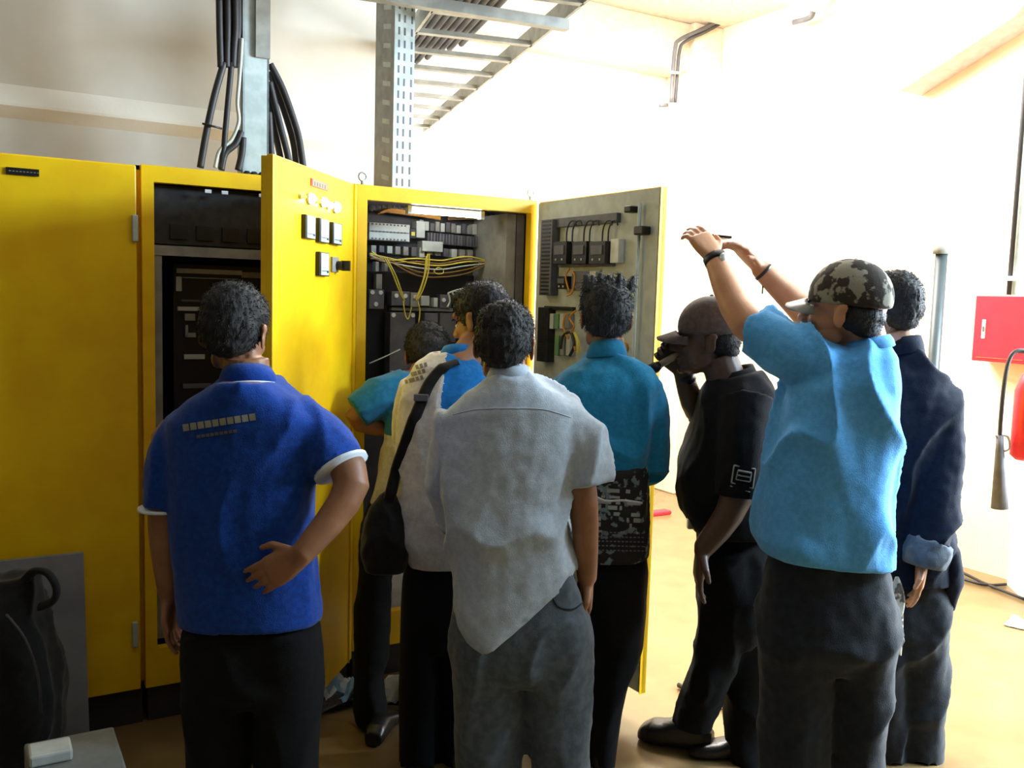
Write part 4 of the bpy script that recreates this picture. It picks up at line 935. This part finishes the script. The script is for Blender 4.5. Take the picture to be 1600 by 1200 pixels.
for (x0, y0, x1, y1, w_) in ((1147, 727, 1180, 733, .004), (1147, 727, 1143, 754, .004), (1143, 754, 1176, 763, .004), (1180, 733, 1176, 763, .004), (1153, 735, 1174, 739, .005), (1152, 742, 1173, 746, .004), (1153, 735, 1150, 749, .003), (1174, 739, 1172, 752, .003), (1150, 749, 1172, 753, .003), (1141, 759, 1172, 769, .003)):
    b.tube([onS(x0, y0), onS(x1, y1)], w_*.7, 6)
b.build('sleeve_badge', sh6)
MB().mat('steel').box(W(1085, 818, D-.04), (.03, .05, .035), (FH, RH, Z), .004).build('belt_buckle', o6)
b = MB(); legs(b, hips6, ll6, lr6); remesh(b, 'trousers', .010, 9, folds(.009, 7, 5, 48, None, .003), [M['blkp']], o6)
hq = onZ(1108, 1178, 0); shoe(o6, hq+RH*.01, onZ(998, 1152, 0), 'leather', 1.5); q = W(1165, footz(1165, D), D); q.z = 0; shoe(o6, q+RH*.08, q-RH*.20)
band(o6, 'wristband', W(1071, 590, D+.085), wrr-elr, .034, .03, 'black')
ta = W(1017, 578, D+.02); tb = W(1070, 548, D+.03); td = (ta-tb).normalized()
t = thing('torch', (ta+tb)/2, 'short dark torch held at mouth height by the man in the black polo', 'torch')
MB().mat('plate').tube([tb, ta-td*.035], .012, 12).build('barrel', t, True); MB().mat('black').tube([ta-td*.036, ta-td*.02, ta], [.013, .019, .019], 14).build('torch_head', t, True)

# --- 7 man in sky-blue T-shirt, both arms raised
D = 2.6
p = Person('man in sky-blue T-shirt and camouflage cap lifting a phone overhead with both arms', 'skinl')
P, ax = head(p.b, W(1322, 487, D), -RH*.80+FH*.58+Z*.08, Z, 1.06)
p.b.tube([W(1345, 505, D), W(1355, 560, D)], [.058, .066], 16)
tor7 = [(1312, 537, 1388, 530, D, .075), (1262, 560, 1402, 556, D, .11), (1228, 600, 1405, 596, D, .14), (1210, 660, 1402, 655, D, .145), (1196, 730, 1393, 730, D, .15), (1184, 790, 1386, 795, D, .15), (1180, 840, 1388, 850, D, .15), (1190, 862, 1392, 882, D, .145)]
hips7 = sym([(1196, 1386, 855), (1188, 1396, 900), (1184, 1400, 950), (1186, 1398, 1000), (1220, 1370, 1040)], D, .14)
fl7 = sym([(1184, 1295, 980), (1186, 1300, 1060), (1188, 1300, 1130), (1190, 1296, 1200), (1200, 1285, footz(1243, D)-6)], D, .095)
fr7 = sym([(1292, 1400, 980), (1298, 1392, 1060), (1300, 1384, 1130), (1302, 1376, 1200), (1305, 1368, footz(1340, D)-6)], D, .095)
rings_px(p.b, shrink(tor7, .84, .7)); lower(p.b, hips7, fl7, fr7)
# left arm (nearer)
eL = W(1166, 505, D+.10); wL = W(1116, 402, D+.24)
p.arm([W(1270, 565, D+.02), eL, wL], [.046, .050, .031], (W(1080, 352, D+.30)-wL, FH*.9-RH*.3-Z*.3, -1, .55, .98, .5, .0))
eR = W(1262, 492, D+.34); wR = W(1186, 418, D+.36)
p.arm([W(1330, 565, D+.16), eR, wR], [.056, .048, .030], (W(1140, 372, D+.33)-wR, -Z*.8-RH*.2, 1, .45, 1.0, .8))
o7 = p.finish(); eyes(o7, P, ax, 1.06); cap(o7, P, ax, 1.10, 'camo', 'grey', .06)
r_, f, u = ax; b = MB(); b.ell(P(0, -.036, -.002), r_*.084, f*.070, u*.056); b.ell(P(0, -.056, -.036), r_*.056, f*.042, u*.032)
strands(remesh(b, 'hair', .005, 1, tufts(.002), [M['hair2']], o7), f, u, .011, 1200)
b = MB(); rings_px(b, tor7); sleeve(b, [W(1310, 590, D-.02), W(1240, 552, D+.0), W(1180, 515, D+.07)], [.098, .085, .076]); sleeve(b, [W(1345, 585, D+.10), W(1300, 545, D+.22), W(1272, 510, D+.30)], [.085, .075, .068])
sh7 = W(1250, 575, D); 
f7a = folds(.022, 7, 2.0, 81, (W(1300, 860, D)-W(1230, 580, D)), .002)
remesh(b, 't_shirt', .009, 3, f7a, [M['sky']], o7)
collar(o7, W(1352, 540, D), frame(-RH+FH*.5, Z), .068, .068, .018, 'sky', .2)
b = MB(); legs(b, hips7, fl7, fr7); remesh(b, 'jeans', .010, 9, folds(.012, 6, 3, 58, V((.2, 0, 1)), .003), [M['djeans']], o7)
for px in (1243, 1337):
    q = W(px, footz(px, D)-5, D); q.z = 0; shoe(o7, q+RH*.03-FH*.06, q+FH*.16-RH*.16)
wd_ = (wL-eL).normalized(); wp_ = wL-wd_*.01
band(o7, 'watch_strap', wp_, wd_, .036, .022, 'black'); MB().mat('white').tube([wp_+(RH*.6-FH*.8)*.030, wp_+(RH*.6-FH*.8)*.044], .021, 16).build('watch_face', o7, True)
band(o7, 'wristband', wR+(eR-wR).normalized()*.02, eR-wR, .034, .010, 'black')
MB().mat('black').tube([wR+(eR-wR).normalized()*.02-Z*.03, wR+(eR-wR).normalized()*.02-Z*.07], .003, 6).build('wristband_tail', o7)
ph0 = W(1071, 365, D+.375); ph1 = W(1140, 372, D+.39); pd = (ph1-ph0).normalized(); pn = pd.cross(FH).normalized()
phn = MB().mat('black').box((ph0+ph1)/2, (.14, .072, .009), (pd, (FH-pd*FH.dot(pd)).normalized(), pn), .003); pho = tag(phn.build('mobile_phone'), 'black mobile phone held level overhead by the man in the sky-blue T-shirt', 'phone')

# --- 8 man in navy jacket at the right
D = 3.12
p = Person('man in dark navy jacket and baggy grey trousers, half hidden behind the sky-blue T-shirt', 'skinl')
P, ax = head(p.b, W(1390, 482, D), FH*.75-RH*.62, Z, 1.0)
p.b.tube([W(1400, 515, D), W(1412, 570, D)], [.054, .062], 16)
tor8 = [(1378, 555, 1436, 545, D, .07), (1345, 590, 1468, 582, D, .11), (1330, 635, 1490, 625, D, .13), (1330, 700, 1490, 700, D, .14), (1330, 780, 1485, 780, D, .14), (1335, 850, 1480, 850, D, .14), (1345, 900, 1478, 905, D, .135)]
hips8 = sym([(1350, 1472, 870), (1345, 1478, 930), (1345, 1478, 980), (1360, 1470, 1030)], D, .13)
fl8 = sym([(1345, 1412, 960), (1346, 1412, 1060), (1350, 1412, 1200), (1356, 1405, footz(1380, D)-6)], D, .09)
fr8 = sym([(1395, 1480, 960), (1396, 1478, 1030), (1398, 1474, 1120), (1400, 1470, 1200), (1404, 1462, footz(1433, D)-6)], D, .09)
rings_px(p.b, shrink(tor8, .84, .7)); lower(p.b, hips8, fl8, fr8)
p.arm([W(1475, 640, D-.03), W(1466, 780, D-.12), W(1441, 876, D-.16)], [.052, .044, .031], (V((0, 0, -1))-RH*.05, -RH*.8+FH*.3, -1, .35))
p.arm([W(1350, 640, D+.02), W(1345, 780, D+.1), W(1370, 800, D+.3)], [.05, .042, .029], (FH+RH*.3, -Z, 1, .5))
o8 = p.finish(); hairm(o8, P, ax, 1.0, 'hair', amp=.006); eyes(o8, P, ax, 1.0)
b = MB(); rings_px(b, tor8); sleeve(b, [W(1455, 620, D-.02), W(1470, 680, D-.05), W(1466, 770, D-.11), W(1452, 850, D-.15)], [.085, .082, .078, .068]); sleeve(b, [W(1360, 620, D), W(1348, 700, D+.04), W(1346, 780, D+.1), W(1368, 798, D+.26)], [.08, .07, .06, .045])
jk = remesh(b, 'jacket', .009, 3, folds(.020, 6, 4, 91, V((.4, 0, 1)), .004), [M['navy']], o8)
collar(o8, W(1408, 553, D), frame(FH-RH*.6, Z), .064, .064, .045, 'navy', .3)
b = MB(); sleeve(b, [W(1453, 846, D-.15), W(1447, 866, D-.157), W(1443, 884, D-.16)], [.072, .076, .066]); remesh(b, 'rolled_cuff', .006, 2, folds(.007, 18, 18, 3, None, .003), [M['jeans']], o8)
b = MB(); rings_px(b, [(1440, 850, 1490, 850, D+.0, .10), (1452, 900, 1492, 900, D, .10), (1460, 945, 1482, 945, D, .08)]); remesh(b, 'jacket_tail', .009, 2, folds(.010, 9, 4, 13), [M['navy']], jk)
b = MB(); legs(b, hips8, fl8, fr8); remesh(b, 'trousers', .010, 9, folds(.013, 6, 3, 68, None, .003), [M['jeans' if 0 else 'djeans']], o8)
for px in (1380, 1433):
    q = W(px, footz(px, D)-5, D); q.z = 0; shoe(o8, q-FH*.07+RH*.03, q+FH*.18-RH*.08)
b = MB(); rings_px(b, [(1398, 900, 1404, 900, D-.20, .006), (1386, 930, 1413, 930, D-.20, .012), (1378, 965, 1413, 965, D-.2, .015), (1370, 1000, 1412, 1000, D-.2, .015), (1364, 1012, 1410, 1026, D-.2, .010)], 16); 
cl_ = remesh(b, 'cloth', .005, 1, folds(.006, 25, 8, 3), [M['camop']]); tag(cl_, 'pale camouflage cloth hanging between the sky-blue T-shirt man and the navy jacket man', 'cloth')

# ------------------------------------------------------------------ backpack and carton at the bottom left
D = 2.60
bp = thing('backpack', V((W(30, 1100, D).x, W(30, 1100, D).y, 0)), 'black backpack with a curled grab strap standing on the floor in the bottom left corner', 'backpack')
b = MB(); rings_px(b, [(-30, 905, 62, 893, D, .05), (-45, 930, 62, 925, D, .09), (-60, 975, 62, 960, D, .12), (-70, 1020, 76, 1010, D, .14), (-70, 1080, 90, 1080, D, .15), (-70, 1140, 92, 1140, D, .15), (-60, footz(20, D)-4, 85, footz(20, D)-4, D, .14)], 26, 2.8)
remesh(b, 'pack_body', .010, 2, folds(.012, 8, 6, 5, None, .004), [M['bagm']], bp)
MB().mat('bagm').tube(bez([W(40, 905, D-.05), W(55, 892, D-.05), W(75, 896, D-.05), W(88, 918, D-.05), W(84, 938, D-.05), W(62, 948, D-.05)], 6), .011, 8, 1.8).build('grab_strap', bp, True)
MB().mat('cableg').tube(bez([W(10, 960, D-.13), W(40, 1000, D-.155), W(60, 1060, D-.16), W(64, 1120, D-.16)], 6), .004, 6).build('zip', bp, True)
tp = W(125, 1172, 2.2)
b = MB().mat('card').bx((tp.x-.12, tp.y-.14, 0), (tp.x+.09, tp.y+.10, tp.z), .006); cb = tag(b.build('carton'), 'low grey carton standing on the floor before the black backpack', 'box')
b = MB().mat('packet').bx((tp.x-.115, tp.y-.05, tp.z+.001), (tp.x-.02, tp.y+.03, tp.z+.03), .006); tag(b.build('paper_packet'), 'small white packet lying on top of the grey carton', 'packet')

for o in sc.objects:                    # repeats of a kind share a group
    k = o.name.split('.')[0]
    if o.parent is None and 'label' in o:
        if k in GR and 'group' not in o: o['group'] = GR[k]
        if k == 'cable' and 'group' not in o: o['group'] = 'cables dropping to the cabinet beside the plain riser'
